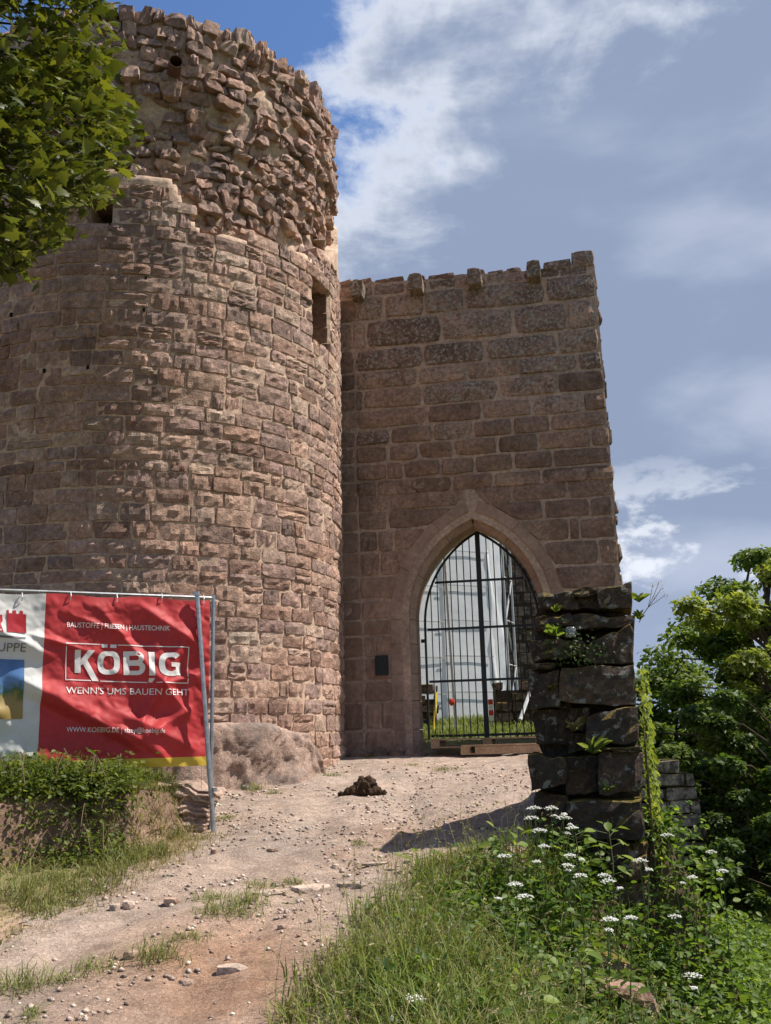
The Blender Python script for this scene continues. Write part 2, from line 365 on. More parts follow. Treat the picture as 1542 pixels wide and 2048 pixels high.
def build_ground():
    xs = axis(-5.2, 4.4, .06, -900, 900); ys = axis(4.2, 16.5, .065, -300, 1500)
    X, Y = np.meshgrid(xs, ys); Z = height(X, Y); V = np.stack([X, Y, Z], -1).reshape(-1, 3)
    ny, nx = X.shape; I = np.arange(ny*nx).reshape(ny, nx)
    F = np.stack([I[:-1, :-1], I[:-1, 1:], I[1:, 1:], I[1:, :-1]], -1).reshape(-1, 4)
    # soil colours: straw-strewn earth, bare red-brown bank, dark soil under the greenery
    earth = np.array([.39, .275, .205]); soil = np.array([.085, .068, .04]); straw = np.array([.27, .215, .12]); green = np.array([.075, .10, .03]); bank = np.array([.25, .165, .12])
    s = (np.interp(Y, *XBF)-X); t = np.zeros((ny, nx, 3))+soil
    dl = np.interp(Y, *XPL)-X
    lf = (sstep(-.1, .25, dl))[..., None]; t = t*(1-lf)+straw*lf
    dr = X-np.interp(Y, *XPR); inpath = (sstep(.35, .05, dl+.15*fbm2(X, Y, 2.5, 3, 6))*sstep(.5, .1, dr+.2*fbm2(X, Y, 2.5, 3, 7)))[..., None]; t = t*(1-inpath)+earth*inpath
    face = (sstep(-.1, .08, s)*sstep(.75, .5, s)*sstep(6.5, 8, Y)*sstep(13.5, 12, Y))[..., None]; t = t*(1-face)+bank*face
    topb = (sstep(.5, .75, s)*sstep(6.5, 8, Y)*sstep(13.8, 12.8, Y))[..., None]; t = t*(1-topb)+np.array([.13, .115, .055])*topb
    fr = sstep(12.9, 13.6, Y)*sstep(16.4, 16.0, Y)*sstep(3.4, 2.6, X); t = t*(1-fr[..., None])+earth*fr[..., None]
    rt = sstep(.3, 1.2, X-xr(Y))[..., None]; t = t*(1-rt)+green*rt
    fy = sstep(16, 17.5, Y)[..., None]; t = t*(1-fy)+np.array([.12, .135, .05])*fy
    g = part('ground', V, F, 'ground', None, t.reshape(-1, 3), True); g['kind'] = 'structure'; g['label'] = 'sloping earth and grass ground below the castle'; g['category'] = 'ground'
    # the trodden path as its own thin sheet
    m = is_path(X, Y); fm = (m[:-1, :-1] & m[1:, 1:] & m[:-1, 1:] & m[1:, :-1]).ravel()
    Fp = F[fm]; used = np.unique(Fp); mp = np.full(len(V), -1); mp[used] = np.arange(len(used))
    Vp = V[used]+np.array([0, 0, .006]); x, y = Vp[:, 0], Vp[:, 1]
    pc = np.array([.46, .355, .285]); pr = np.array([.40, .25, .17]); pg = np.array([.39, .325, .28])
    q = np.exp(-((x+1.1)/.75)**2-((y-6.2)/1.3)**2)+.5*np.exp(-((x-.3)/.9)**2-((y-10.2)/1.)**2); q = np.clip(q+.3*fbm2(x, y, 1.2, 3, 31), 0, 1)[:, None]
    w = np.clip(.5+.6*fbm2(x, y, .8, 3, 33), 0, 1)[:, None]*.6
    p = part('path', Vp, mp[Fp], 'path', None, (pc*(1-w)+pg*w)*(1-q)+pr*q, True); p['kind'] = 'structure'; p['label'] = 'stony pinkish dirt path climbing to the gate'; p['category'] = 'path'
build_ground()
GZ = lambda x, y: float(height(np.array([x]), np.array([y]))[0])


# ------------------------------------------------------------------ masonry
def stone(c, depth, rng, bulge=.03, rough=.02, nx=5, nz=3, edge=.12, jit=.012, round_=.12, freq=7.):
    """block with rock face over the quad c = bl, br, tr, tl in (u, v); returns (u, v, n) vertices, faces"""
    c = np.asarray(c, float); c = c+rng.normal(0, jit, c.shape)
    def par(n, L):
        e = edge*.5
        return np.concatenate([[0], np.linspace(e, 1-e, n-1), [1]]) if n > 2 else np.linspace(0, 1, n+1)
    a = par(nx, 1)[None, :]; b = par(nz, 1)[:, None]
    P = (c[0]*(1-a[..., None])*(1-b[..., None])+c[1]*a[..., None]*(1-b[..., None])+c[2]*a[..., None]*b[..., None]+c[3]*(1-a[..., None])*b[..., None])
    a = np.broadcast_to(a, P.shape[:2]); b = np.broadcast_to(b, P.shape[:2])
    mid = c.mean(0); cor = np.minimum(a, 1-a)+np.minimum(b, 1-b)
    # round the corners, wander the edges
    k = np.clip(1-cor/.25, 0, 1)*round_
    P = P+(mid-P)*k[..., None]*.5
    seed = rng.random(3)*90
    q = np.concatenate([P, np.zeros(P.shape[:2]+(1,))], -1)+seed
    P = P+np.stack([fbm(q, freq, 2, 1), fbm(q, freq, 2, 5)], -1)*jit*1.3
    inner = np.minimum(np.minimum(a, 1-a)/edge, np.minimum(b, 1-b)/edge).clip(0, 1)
    n = bulge*inner*(.75+.25*rng.random())+rough*fbm(q, freq, 3, 11)*(.3+.7*inner)+rng.normal(0, rough*.35, a.shape)*inner
    tilt = rng.normal(0, bulge*.35, 2); n = n+tilt[0]*(a-.5)+tilt[1]*(b-.5)
    V = np.concatenate([P, n[..., None]], -1).reshape(-1, 3)
    W, H = nx+1, nz+1; I = np.arange(W*H).reshape(H, W)
    F = [[I[j, i], I[j, i+1], I[j+1, i+1], I[j+1, i]] for j in range(nz) for i in range(nx)]
    ring = list(I[0, :])+list(I[1:, -1])+list(I[-1, -2::-1])+list(I[-2:0:-1, 0])
    back = V[ring].copy(); back[:, 2] = -depth; m = len(ring); o = len(V)
    V = np.concatenate([V, back])
    F += [[ring[(i+1) % m], ring[i], o+i, o+(i+1) % m] for i in range(m)]
    F += [[o+m-1-i for i in range(m)]]
    return V, [[int(z) for z in f] for f in F]


TC = np.array([-4.03, 15.85]); TR = 3.26; TH_CAM = math.atan2(-TC[1], -TC[0]); ZTOP = 12.50
def trad(z): return TR+.006*(np.asarray(z)-1.5)
def tmap(th, z, r): return np.stack([TC[0]+r*np.cos(th), TC[1]+r*np.sin(th), np.asarray(z)+0*th], -1)
def tpix(px, py, R=TR):
    d = ray(px, py); o = np.array([0, 0]); e = d[:2]; q = o-TC
    A = e@e; B = q@e; C = q@q-R*R; disc = max(B*B-A*C, 0.)
    t = (-B-math.sqrt(disc))/A; p = np.array([0, 0, EYE])+d*t
    return math.atan2(p[1]-TC[1], p[0]-TC[0])-TH_CAM, p[2]      # angle from the camera-facing point, height


def build_tower():
    rng = np.random.default_rng(5)
    T = thing('round_tower', 'round red sandstone castle tower with broken rubble top', 'tower', (TC[0], TC[1], 1.0))
    bd = [tpix(*p) for p in ((60, 335), (250, 340), (345, 352), (372, 415), (408, 462), (480, 474), (560, 492), (625, 515), (672, 490))]
    ba = np.array([b[0] for b in bd]); bz = np.array([b[1] for b in bd])
    ba = np.concatenate([[-2.6], ba, [ba[-1]+.05, 2.6]]); bz = np.concatenate([[bz[0]], bz, [bz[-1]+.5, bz[-1]+.6]])
    zf = lambda a: np.interp(a, ba, bz)
    wins = []
    for (x0, y0, x1, y1) in ((619, 548, 657, 716), (176, 402, 224, 452)):
        a0, z1 = tpix(x0, y0); a1, z0 = tpix(x1, y1)
        if x0 > 500: a1 = a0+.22
        wins.append((a0, a1, z0, z1))
    # mortared core with recessed openings
    A = np.linspace(-math.pi, math.pi, 300); Z = np.linspace(.4, ZTOP, 150)
    for a0, a1, z0, z1 in wins:
        A = np.concatenate([A[(A < a0-.004) | (A > a1+.004)], [a0-.003, a0, a1, a1+.003], np.linspace(a0, a1, 5)[1:-1]])
        Z = np.concatenate([Z[(Z < z0-.02) | (Z > z1+.02)], [z0-.01, z0, z1, z1+.01], np.linspace(z0, z1, 6)[1:-1]])
    A = np.sort(A); Z = np.sort(Z); a, z = np.meshgrid(A, Z)
    r = trad(z)-.004; rub = z > zf(a)-.02
    p3 = tmap(a+TH_CAM, z, r)
    r = np.where(rub, r-.250+.06*fbm(p3, 2.6, 3, 4)+.035*fbm(p3, 9, 2, 8), r+.012*fbm(p3, 6, 2, 3))
    r = r+.12*sstep(ZTOP-2.0, ZTOP-1.2, z)*rub
    hole = np.zeros(a.shape, bool)
    for a0, a1, z0, z1 in wins: hole |= (a >= a0-1e-6) & (a <= a1+1e-6) & (z >= z0-1e-6) & (z <= z1+1e-6)
    r = np.where(hole, TR-2.2, r)
    V = tmap(a+TH_CAM, z, r).reshape(-1, 3); nz, na = a.shape; I = np.arange(nz*na).reshape(nz, na)
    F = np.stack([I[:-1, :-1], I[:-1, 1:], I[1:, 1:], I[1:, :-1]], -1).reshape(-1, 4)
    part('mortar_core', V, F, 'tower_mortar', T, None, False)
    # cap of the core
    Vc = np.concatenate([V[I[-1]], [[TC[0], TC[1], ZTOP+.05]]]); Fc = [[i, i+1, na] for i in range(na-1)]
    part('wall_head', Vc, Fc, 'tower_mortar', T)
    stones = []      # (projected size, V, F, tint)
    pal = np.array([(.29, .178, .13), (.335, .212, .158), (.255, .158, .12), (.31, .205, .16), (.36, .235, .175), (.27, .18, .145), (.30, .195, .16), (.37, .26, .20), (.25, .17, .14)])*[1.42, 1.44, 1.46]
    def emit(V, F, zmid, a_mid, tint):
        th = a_mid+TH_CAM; P = V
        mid = P.mean(0); vis = 0
        nrm = np.array([math.cos(th), math.sin(th)]); tocam = -mid[:2]
        if nrm@tocam > 0 and mid[2] > .9:
            px, py = proj(mid)
            if -60 < px < 1542 and -60 < py < 1700:
                q = np.array([proj(v) for v in P[::3]]); vis = (np.ptp(q[:, 0])*np.ptp(q[:, 1]))
                if px < 225 and py < 540: vis *= .2          # behind the branch
                if px < 415 and 1195 < py < 1640: vis *= .05  # behind the banner
        stones.append((vis, V, F, tint))
    def lay(z0, z1, kind, lo=-2.25, hi=2.25):
        a = lo+rng.random()*.1; h = z1-z0
        while a < hi:
            if kind == 'face': L = np.clip(rng.normal(.43, .12), .2, .72)
            elif kind == 'rubble': L = np.clip(rng.normal(.30, .12), .13, .6)
            else: L = np.clip(rng.normal(.25, .06), .15, .42)
            da = L/TR; a0, a1 = a, a+da; am = (a0+a1)/2; a = a1; zm = (z0+z1)/2; top = zf(am)
            if kind == 'face' and zm > top-.02: continue
            if kind != 'face' and zm < top+.06: continue
            spans = [(a0, a1)]; skip = False
            for w0, w1, y0, y1 in wins:
                ov = min(z1, y1)-max(z0, y0)
                if ov > .3*h:
                    ns = []
                    for s0, s1 in spans:
                        if s1 <= w0 or s0 >= w1: ns.append((s0, s1))
                        else:
                            if w0-s0 > .03: ns.append((s0, w0))
                            if s1-w1 > .03: ns.append((w1, s1))
                    spans = ns
            for s0, s1 in spans:
                W = (s1-s0)*TR; g = .008+.006*rng.random(); zc0, zc1 = z0+g, z1-g
                sub = [(zc0, zc1)]
                if kind == 'face' and rng.random() < .09 and h > .19: m = zc0+h*(.4+.2*rng.random()); sub = [(zc0, m-g*.6), (m+g*.6, zc1)]
                for y0, y1 in sub:
                    u0, u1 = g, W-g
                    if u1-u0 < .05: continue
                    base = pal[rng.integers(len(pal))]*(1+rng.normal(0, .10)); tint = base.clip(.08, .6)
                    if kind == 'face':
                        c = [(u0, y0), (u1, y0), (u1, y1), (u0, y1)]; off = rng.normal(.002, .004)
                        V, F = stone(c, .16, rng, .013+.014*rng.random(), .019, 9, 5, .055, .007, .07, 13.)
                    else:
                        up = kind == 'rim'
                        if rng.random() < (.10 if not up else .02): continue
                        dz = rng.normal(0, .024, 4); du = rng.normal(0, .028, 4); sl = rng.normal(0, .07)*W
                        c = [(u0+du[0], y0+dz[0]-sl/2), (u1+du[1], y0+dz[1]+sl/2), (u1+du[2]-.02, y1+dz[2]+sl/2), (u0+du[3]+.02, y1+dz[3]-sl/2)]
                        off = -.235+.05*rng.random()+max(0, rng.normal(.02, .05))
                        if up: off = -.055+rng.normal(0, .03)
                        off += .12*float(sstep(ZTOP-2.0, ZTOP-1.2, zm))*(0 if up else 1)
                        off = min(off, .02)
                        V, F = stone(c, .3, rng, .015+.02*rng.random(), .034, 7, 4, .10, .018, .16, 12.)
                        # tilted, weathered blocks: shear the front so that it overhangs or leans back
                        V[:, 2] += (V[:, 1]-zm)*rng.normal(-.05, .17)+(V[:, 0]-W/2)*rng.normal(0, .11)
                    rr = trad(V[:, 1])+V[:, 2]+off
                    Vw = tmap(TH_CAM+s0+V[:, 0]/TR, V[:, 1], rr)
                    emit(Vw, F, zm, (s0+s1)/2, tint)
    z = .55
    while z < ZTOP-3:
        h = np.clip(rng.normal(.205, .03), .15, .27); lay(z, z+h, 'face'); z += h
        if z > 1.9 and False: break
    z = float(bz.min())-.1
    while z < ZTOP-.34:
        h = np.clip(rng.normal(.185, .04), .12, .28); lay(z, z+h, 'rubble'); z += h
    lay(z, ZTOP+.05, 'rim')
    stones.sort(key=lambda s: -s[0])
    for vis, V, F, t in stones[:300]: part('stone', V, F, 'tower_stone', T, t)
    mb = MB()
    for vis, V, F, t in stones[300:]: mb.add(V, F, t)
    mb.build('stonework', 'tower_stone', T, kind='stuff', tinted=True)
    # sill under the small window, lintel over the slit
    for wi, (a0, a1, z0, z1) in enumerate(wins):
        rr = np.random.default_rng(wi)
        if wi == 1:
            V, F = stone([(0, z0-.1), ((a1-a0)*TR+.16, z0-.1), ((a1-a0)*TR+.16, z0), (0, z0)], .3, rr, .02, .012)
            part('window_sill', tmap(TH_CAM+a0-.02+V[:, 0]/TR, V[:, 1], TR+.03+V[:, 2]), F, 'tower_stone', T, (.31, .2, .15))
        V, F = stone([(0, z1), ((a1-a0)*TR+.3, z1), ((a1-a0)*TR+.3, z1+.2), (0, z1+.2)], .6, rr, .02, .015)
        part('lintel', tmap(TH_CAM+a0-.04+V[:, 0]/TR, V[:, 1], TR+.012+V[:, 2]), F, 'tower_stone', T, (.30, .19, .145))
    # stones of a darker tint lining the far side of the slit
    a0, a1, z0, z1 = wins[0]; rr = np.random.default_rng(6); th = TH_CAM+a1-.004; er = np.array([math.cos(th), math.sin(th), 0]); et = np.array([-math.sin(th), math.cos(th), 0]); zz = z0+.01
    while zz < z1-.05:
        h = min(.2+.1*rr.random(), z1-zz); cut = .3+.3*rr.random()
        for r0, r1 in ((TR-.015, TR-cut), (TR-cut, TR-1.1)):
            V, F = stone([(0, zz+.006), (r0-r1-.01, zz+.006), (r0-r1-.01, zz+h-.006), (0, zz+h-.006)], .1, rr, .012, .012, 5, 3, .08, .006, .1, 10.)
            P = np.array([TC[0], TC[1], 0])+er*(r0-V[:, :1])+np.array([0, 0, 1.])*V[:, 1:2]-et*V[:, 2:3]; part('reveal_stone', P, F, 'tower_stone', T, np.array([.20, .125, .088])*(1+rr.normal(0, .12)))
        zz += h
    # putlog holes: near-black boxes, their inner shadow painted in the material
    for px, py in ((92, 744), (178, 738), (292, 560), (288, 622), (27, 632)):
        a_, z_ = tpix(px, py); mb = MB()
        ax = np.array([[-math.sin(TH_CAM+a_), math.cos(TH_CAM+a_), 0], [math.cos(TH_CAM+a_), math.sin(TH_CAM+a_), 0], [0, 0, 1]])
        mb.box(tmap(np.array(TH_CAM+a_), z_, TR+.01), (.035, .1, .055), ax).build('socket', 'dark', T)
    # drain pipe
    a_, z_ = tpix(352, 122, TR+.36); th = TH_CAM+a_
    d = np.array([math.cos(th), math.sin(th), -.06]); p1 = tmap(np.array(th), z_, TR+.36); d /= np.linalg.norm(d)
    n = 20; ax1 = np.cross(d, [0, 0, 1.]); ax1 /= np.linalg.norm(ax1); ax2 = np.cross(ax1, d); ang = np.arange(n)*2*math.pi/n
    def ring(c, r): return c+r*(np.cos(ang)[:, None]*ax1+np.sin(ang)[:, None]*ax2)
    V = np.concatenate([ring(p1-d*.95, .105), ring(p1, .105), ring(p1, .090), ring(p1-d*.9, .090)])
    F = [[k*n+i, k*n+(i+1) % n, (k+1)*n+(i+1) % n, (k+1)*n+i] for k in range(3) for i in range(n)]+[[3*n+i for i in range(n)]]
    part('drain_pipe', V, F, 'pipe', T)
    return T, wins
build_tower()


# --- gate wall
GP = atY(957, 1300, 16.25)[:2]; WA = math.radians(-9.8)
WD = np.array([math.cos(WA), math.sin(WA)]); WN = np.array([WD[1], -WD[0]])     # along, outwards (to the camera)
if WN[1] > 0: WN = -WN
def wmap(s, z, n): s = np.asarray(s, float); return np.stack([GP[0]+s*WD[0]+n*WN[0], GP[1]+s*WD[1]+n*WN[1], np.asarray(z)+0*s], -1)
def wpix(px, py, off=0.):
    d = ray(px, py); o = np.array([GP[0], GP[1]])+WN*off; t = (o@WN)/(d[:2]@WN); p = np.array([0, 0, EYE])+d*t
    return float((p[:2]-GP)@WD), float(p[2])
HW = 1.15; ZSPR = wpix(957, 1231)[1]; ZAPX = wpix(945, 1036)[1]
def arch_pts(hw, rise, n=12):
    r = (rise*rise+hw*hw)/(2*hw); cx = r-hw; t1 = math.atan2(rise, cx)      # right half, centre at -cx
    t = np.linspace(0, t1, n); return np.stack([-cx+r*np.cos(t), r*np.sin(t)], -1)
RISE = ZAPX-ZSPR
def build_gate_wall():
    rng = np.random.default_rng(11)
    W = thing('gate_wall', 'tall red sandstone castle wall with pointed gate arch', 'wall', (GP[0], GP[1], 1.2))
    c3 = lambda x, y: wpix(640+x/2.336, 450+y/2.336); c4 = lambda x, y: wpix(680+x/2.487, 950+y/2.487)
    sL = wpix(690, 1100)[0]-.6; ring = .31; TH = 1.25
    zt_l, zt_r = wpix(720, 556)[1], wpix(1190, 520)[1]
    z_at = lambda s: np.interp(s, [wpix(720, 556)[0], wpix(1190, 520)[0]], [zt_l, zt_r])
    def right_edge(z): return np.interp(z, [1.0, wpix(1250, 1160)[1], zt_r], [wpix(1256, 1300)[0], wpix(1248, 1160)[0], wpix(1193, 510)[0]])-.05
    # core: front sheet with the arch cut out, back, soffit
    pr = arch_pts(HW, RISE); pl = pr[::-1]*[-1, 1]; arch = np.concatenate([[[HW, 0.6-ZSPR]], pr, pl[1:], [[-HW, .6-ZSPR]]]); arch[:, 1] += ZSPR
    ncol = len(arch); V = []; F = []
    zt = ZAPX+.5
    for n_ in (-.008, -TH):
        b = len(V); V += [wmap(s, z, n_) for s, z in arch]; V += [wmap(s, zt, n_) for s, z in arch]
        F += [[b+i, b+i+1, b+ncol+i+1, b+ncol+i] for i in range(1, ncol-2)]
        q = len(V); re = [right_edge(z)+.0 for z in (.6, zt)]
        V += [wmap(HW, .6, n_), wmap(re[0], .6, n_), wmap(re[1], zt, n_), wmap(HW, zt, n_), wmap(-HW, .6, n_), wmap(sL, .6, n_), wmap(sL, zt, n_), wmap(-HW, zt, n_)]
        F += [[q, q+1, q+2, q+3], [q+4, q+7, q+6, q+5]]
        q = len(V); m = 12; ss = np.linspace(sL, right_edge(zt), m)
        V += [wmap(s, zt, n_) for s in ss]; ss2 = np.linspace(sL, right_edge(zt_r), m); V += [wmap(s, z_at(s)-.10+.05*rng.normal(), n_) for s in ss2]
        F += [[q+i, q+i+1, q+m+i+1, q+m+i] for i in range(m-1)]
        if n_ == -.008: off1 = (0, q+m, q+2*m-1, b+2*ncol)
        else: off2 = (b, q+m, q+2*m-1, b+2*ncol)
    # soffit, head and right end
    F += [[i, off2[0]+i, off2[0]+i+1, i+1] for i in range(ncol-1)]
    F += [[off1[1]+i, off1[1]+i+1, off2[1]+i+1, off2[1]+i] for i in range(11)]
    F += [[off1[3]+1, off2[3]+1, off2[3]+2, off1[3]+2], [off1[3]+2, off2[3]+2, off2[2], off1[2]]]
    V = np.array(V); V[:, 2] = np.where(V[:, 2] < .65, -1.9, V[:, 2]); part('mortar_core', V, F, 'wall_mortar', W)
    pal = np.array([(.165, .108, .08), (.19, .128, .095), (.15, .10, .077), (.205, .135, .10), (.175, .12, .092)])*[1.46, 1.40, 1.36]
    xo = lambda z, side: None
    po = arch_pts(HW+ring, RISE+ring*1.05, 40)
    def outer(z):        # half width of the ring's outside at height z
        if z <= ZSPR: return HW+.30
        zz = z-ZSPR
        if zz > po[-1, 1]: return 0.
        return float(np.interp(zz, po[:, 1], po[:, 0]))
    def block(q, mat, name='stone', bulge=.05, rough=.018, off=0., depth=.25, nx=7, nz=4, tint=None):
        V, F = stone(q, depth, rng, bulge, rough, nx, nz, .10, .008, .15, 6.)
        V[:, 2] += off
        t = pal[rng.integers(len(pal))]*(1+rng.normal(0, .12)) if tint is None else np.array(tint)
        return part(name, wmap(V[:, 0], V[:, 1], V[:, 2]), F, mat, W, t)
    rows = []      # (joint list in crop x, y0, y1 at crop x = ref, crop function)
    A = [((165, 300, 485, 672, 1055, 1312), 283, 392, 1), ((150, 210, 565, 905, 1155, 1315), 399, 527, 1), ((160, 482, 772, 1110, 1330), 534, 637, 1), ((165, 452, 685, 925, 1213, 1335), 642, 720, 1),
         ((165, 200, 475, 833, 1113, 1338), 726, 818, 1), ((168, 500, 757, 990, 1233, 1345), 824, 908, 1), ((165, 325, 525, 718, 900, 1078, 1350), 914, 991, 1), ((165, 315, 458, 622, 832, 1022, 1272, 1358), 996, 1072, 1),
         ((165, 312, 385, 560, 722, 905, 1088, 1368), 1078, 1156, 1), ((165, 262, 438, 615, 812, 1032, 1256, 1378), 1162, 1232, 1)]
    for xs, y0, y1, _ in A:
        zt_, zb = c3(750, y0)[1], c3(750, y1)[1]; s = [c3(x, (y0+y1)/2)[0] for x in xs]; s[0] = sL+.45 if False else s[0]
        for i in range(len(s)-1):
            g = .016; e = right_edge((zt_+zb)/2)
            hi = s[i+1] if i < len(s)-2 else e+rng.normal(0, .03)
            m = 'lichen_stone' if y1 < 730 or (y1 < 1000 and rng.random() < .35) else 'wall_stone'
            block([(s[i]+g, zb+g*.7), (hi-g, zb+g*.7), (hi-g, zt_-g*.7), (s[i]+g, zt_-g*.7)], m)
        # stone tying into the tower
        block([(s[0]-.55, zb+.01), (s[0]-.015, zb+.01), (s[0]-.015, zt_-.01), (s[0]-.55, zt_-.01)], 'wall_stone', off=.0, bulge=.012)
    B = [((90, 185, 350, 560, 765, 1005, 1380), -5, 53), ((90, 180, 240, 600, 690, 852, 1132, 1385), 58, 145), ((90, 235, 640, 700, 1015, 1245, 1395), 149, 240), ((95, 190, 265, 450, 945, 1143, 1190, 1403), 246, 350), ((100, 195, 345, 1045, 1293, 1412), 356, 473), ((100, 225, 300, 1112, 1420), 478, 592),
         ((105, 235, 300, 1200, 1425), 597, 690), ((115, 232, 300, 1080, 1430), 695, 772), ((118, 180, 300, 1250, 1432), 777, 885), ((120, 250, 1150, 1435), 890, 1003), ((120, 240, 1250, 1440), 1008, 1112), ((122, 200, 250, 1100, 1442), 1117, 1252), ((122, 250, 1200, 1445), 1257, 1375)]
    for xs, y0, y1 in B:
        zt_, zb = c4(690, y0)[1], c4(690, y1)[1]
        s = [c4(x, (y0+y1)/2)[0] for x in xs]; e = right_edge((zt_+zb)/2); s[-1] = e+rng.normal(0, .03); g = .016
        ot, ob = outer(zt_)+.012, outer(zb)+.012
        for i in range(len(s)-1):
            a, b = s[i]+g, s[i+1]-g; m = 'wall_stone' if y1 < 700 else 'smooth_stone'
            bl = 'wall_stone' if y1 < 480 or a > 0 else 'smooth_stone'; bu = .03 if bl == 'wall_stone' else .012
            if ob < .03: block([(a, zb+g*.7), (b, zb+g*.7), (b, zt_-g*.7), (a, zt_-g*.7)], bl, bulge=bu); continue
            # left piece
            if a < -ot-.06 and a < -ob-.04:
                bt, bb = min(b, -ot), min(b, -ob)
                if s[i+1] > -ob-.2: bt, bb = -ot, -ob
                block([(a, zb+g*.7), (bb, zb+g*.7), (bt, zt_-g*.7), (a, zt_-g*.7)], bl, bulge=bu, tint=None if bl == 'wall_stone' else pal[rng.integers(5)]*1.12)
                if s[i+1] > -ob-.2 and b < ob+.2: continue
            if b > ot+.06 and b > ob+.04:
                at, ab = max(a, ot), max(a, ob)
                if s[i] < ob+.2: at, ab = ot, ob
                block([(ab, zb+g*.7), (b, zb+g*.7), (b, zt_-g*.7), (at, zt_-g*.7)], bl, bulge=bu)
        block([(s[0]-.5, zb+.01), (s[0]-.015, zb+.01), (s[0]-.015, zt_-.01), (s[0]-.5, zt_-.01)], 'smooth_stone', off=.0, bulge=.012)
    # arch ring: voussoirs with a broad chamfer, jamb stones below
    def vous(t0, t1, side, n=6):
        r = (RISE**2+HW**2)/(2*HW); cx = r-HW; prof = [(0.14, .012), (ring, .012), (ring, -.3), (-.10, -.55), (-.10, -.16)]    # (radial, n) profile: chamfer from -.1 at depth to .14 at the face
        V = []; F = []; g = .004/r
        for t in np.linspace(t0+g, t1-g, n):
            for q, nn in prof:
                s = -cx+(r+q)*math.cos(t); z = (r+q)*math.sin(t)
                if s < 0 and abs(t1-TT) < 1e-3: s = max(s, 0.003)
                V.append(wmap(side*s, ZSPR+z, nn))
        k = len(prof)
        F = [[i*k+j, i*k+(j+1) % k, (i+1)*k+(j+1) % k, (i+1)*k+j] for i in range(n-1) for j in range(k)]+[list(range(k)), [(n-1)*k+j for j in range(k)][::-1]]
        if side < 0: F = [f[::-1] for f in F]
        return V, F
    r = (RISE**2+HW**2)/(2*HW); TT = math.atan2(RISE, r-HW)
    for side, cuts in ((-1, (0, .36, .74, 1)), (1, (0, .30, .68, 1))):
        for a, b in zip(cuts[:-1], cuts[1:]):
            V, F = vous(a*TT, b*TT, side); t = np.array([.315, .212, .16])*(1+rng.normal(0, .06))
            part('voussoir', V, F, 'smooth_stone', W, t)
    for side in (-1, 1):
        z = .95
        for h in (.42, .40, .47, .44, .5, .5, .5, .5):
            z1 = min(z+h, ZSPR)
            if z1-z < .05: break
            hw = HW+.14; wid = .30+.02*rng.normal()-.14
            V = []; 
            for zz in (z+.005, z1-.005):
                V += [wmap(side*s, zz, n_) for s, n_ in ((hw, .012), (hw+wid, .012), (hw+wid, -.3), (HW-.10, -.55), (HW-.10, -.16))]
            F = [[j, (j+1) % 5, 5+(j+1) % 5, 5+j] for j in range(5)]+[[4, 3, 2, 1, 0], [5, 6, 7, 8, 9]]
            if side < 0: F = [f[::-1] for f in F]
            part('jamb_stone', V, F, 'smooth_stone', W, np.array([.30, .205, .155])*(1+rng.normal(0, .08))); z = z1
    # foot course, corbels, ragged head
    for px in (712, 830, 948, 1067):
        s, z = wpix(px, {712: 575, 830: 563, 948: 552, 1067: 538}[px], .3); V, F = stone([(s-.13, z-.16), (s+.13, z-.16), (s+.12, z+.16), (s-.12, z+.16)], .55, rng, .02, .01, 4, 4, .15, .006, .3)
        V[:, 2] += .30; part('corbel', wmap(V[:, 0], V[:, 1], V[:, 2]), F, 'lichen_stone', W, (.19, .13, .09))
    s = sL+.5; se = right_edge(zt_r)
    while s < se-.12:
        w = np.clip(rng.normal(.42, .14), .2, .7); w = min(w, se-s)
        ztop = z_at(s+w/2); zm = c3(750, 280)[1]; zlow = zm+.02
        hmid = zlow+(ztop-zlow)*(.5+.1*rng.random())
        block([(s+.012, zlow), (s+w-.012, zlow), (s+w-.012, hmid-.01), (s+.012, hmid-.01)], 'lichen_stone' if rng.random() < .5 else 'wall_stone', off=-.01, bulge=.015)
        if s+w < se-.3:
            top = ztop+rng.normal(-.03, .035)
            for n0, d0 in ((0, .45), (-.5, .6)):
                block([(s+.012, hmid+.01), (s+w-.02, hmid+.01), (s+w-.03, top+rng.normal(0, .03)), (s+.02, top+rng.normal(0, .03))], 'tower_stone', off=n0-.02, bulge=.02, depth=d0, tint=(.27, .165, .12))
        s += w
    block([(se-.38, hmid), (se+.0, hmid), (se, zt_r+.20), (se-.38, zt_r+.22)], 'lichen_stone', depth=.6, off=.0)
    block([(se-.90, hmid), (se-.40, hmid), (se-.40, zt_r+.08), (se-.90, zt_r+.05)], 'lichen_stone', depth=.6, off=.0)
    # broken right end: knobbly rubble stones
    z = -1.6
    while z < zt_r:
        h = np.clip(rng.normal(.27, .06), .16, .4); n_ = -.02
        while n_ > -TH:
            w = np.clip(rng.normal(.34, .09), .2, .5); e = right_edge(z+h/2); V, F = stone([(0, z+.01), (w-.02, z+.01), (w-.02, z+h-.01), (0, z+h-.01)], .25, rng, .05, .03, 4, 3, .2, .015, .4)
            P = wmap(e-.03+V[:, 2]+abs(rng.normal(0, .03)), V[:, 1], n_-V[:, 0]); part('rubble_stone', P, F, 'ruin_stone', W, (.27, .175, .13)); n_ -= w
        z += h
    # footing rock
    for k in range(7):
        s0 = -2.35+k*.2; V, F = stone([(s0, .9), (s0+.26, .9), (s0+.25, 1.42+.1*rng.random()), (s0, 1.40+.1*rng.random())], .4, rng, .08, .04, 4, 3, .25, .03, .5); V[:, 2] += .10+.10*rng.random()
        part('footing_stone', wmap(V[:, 0], V[:, 1], V[:, 2]), F, 'bedrock', W, (.22, .145, .11))
    return W
build_gate_wall()


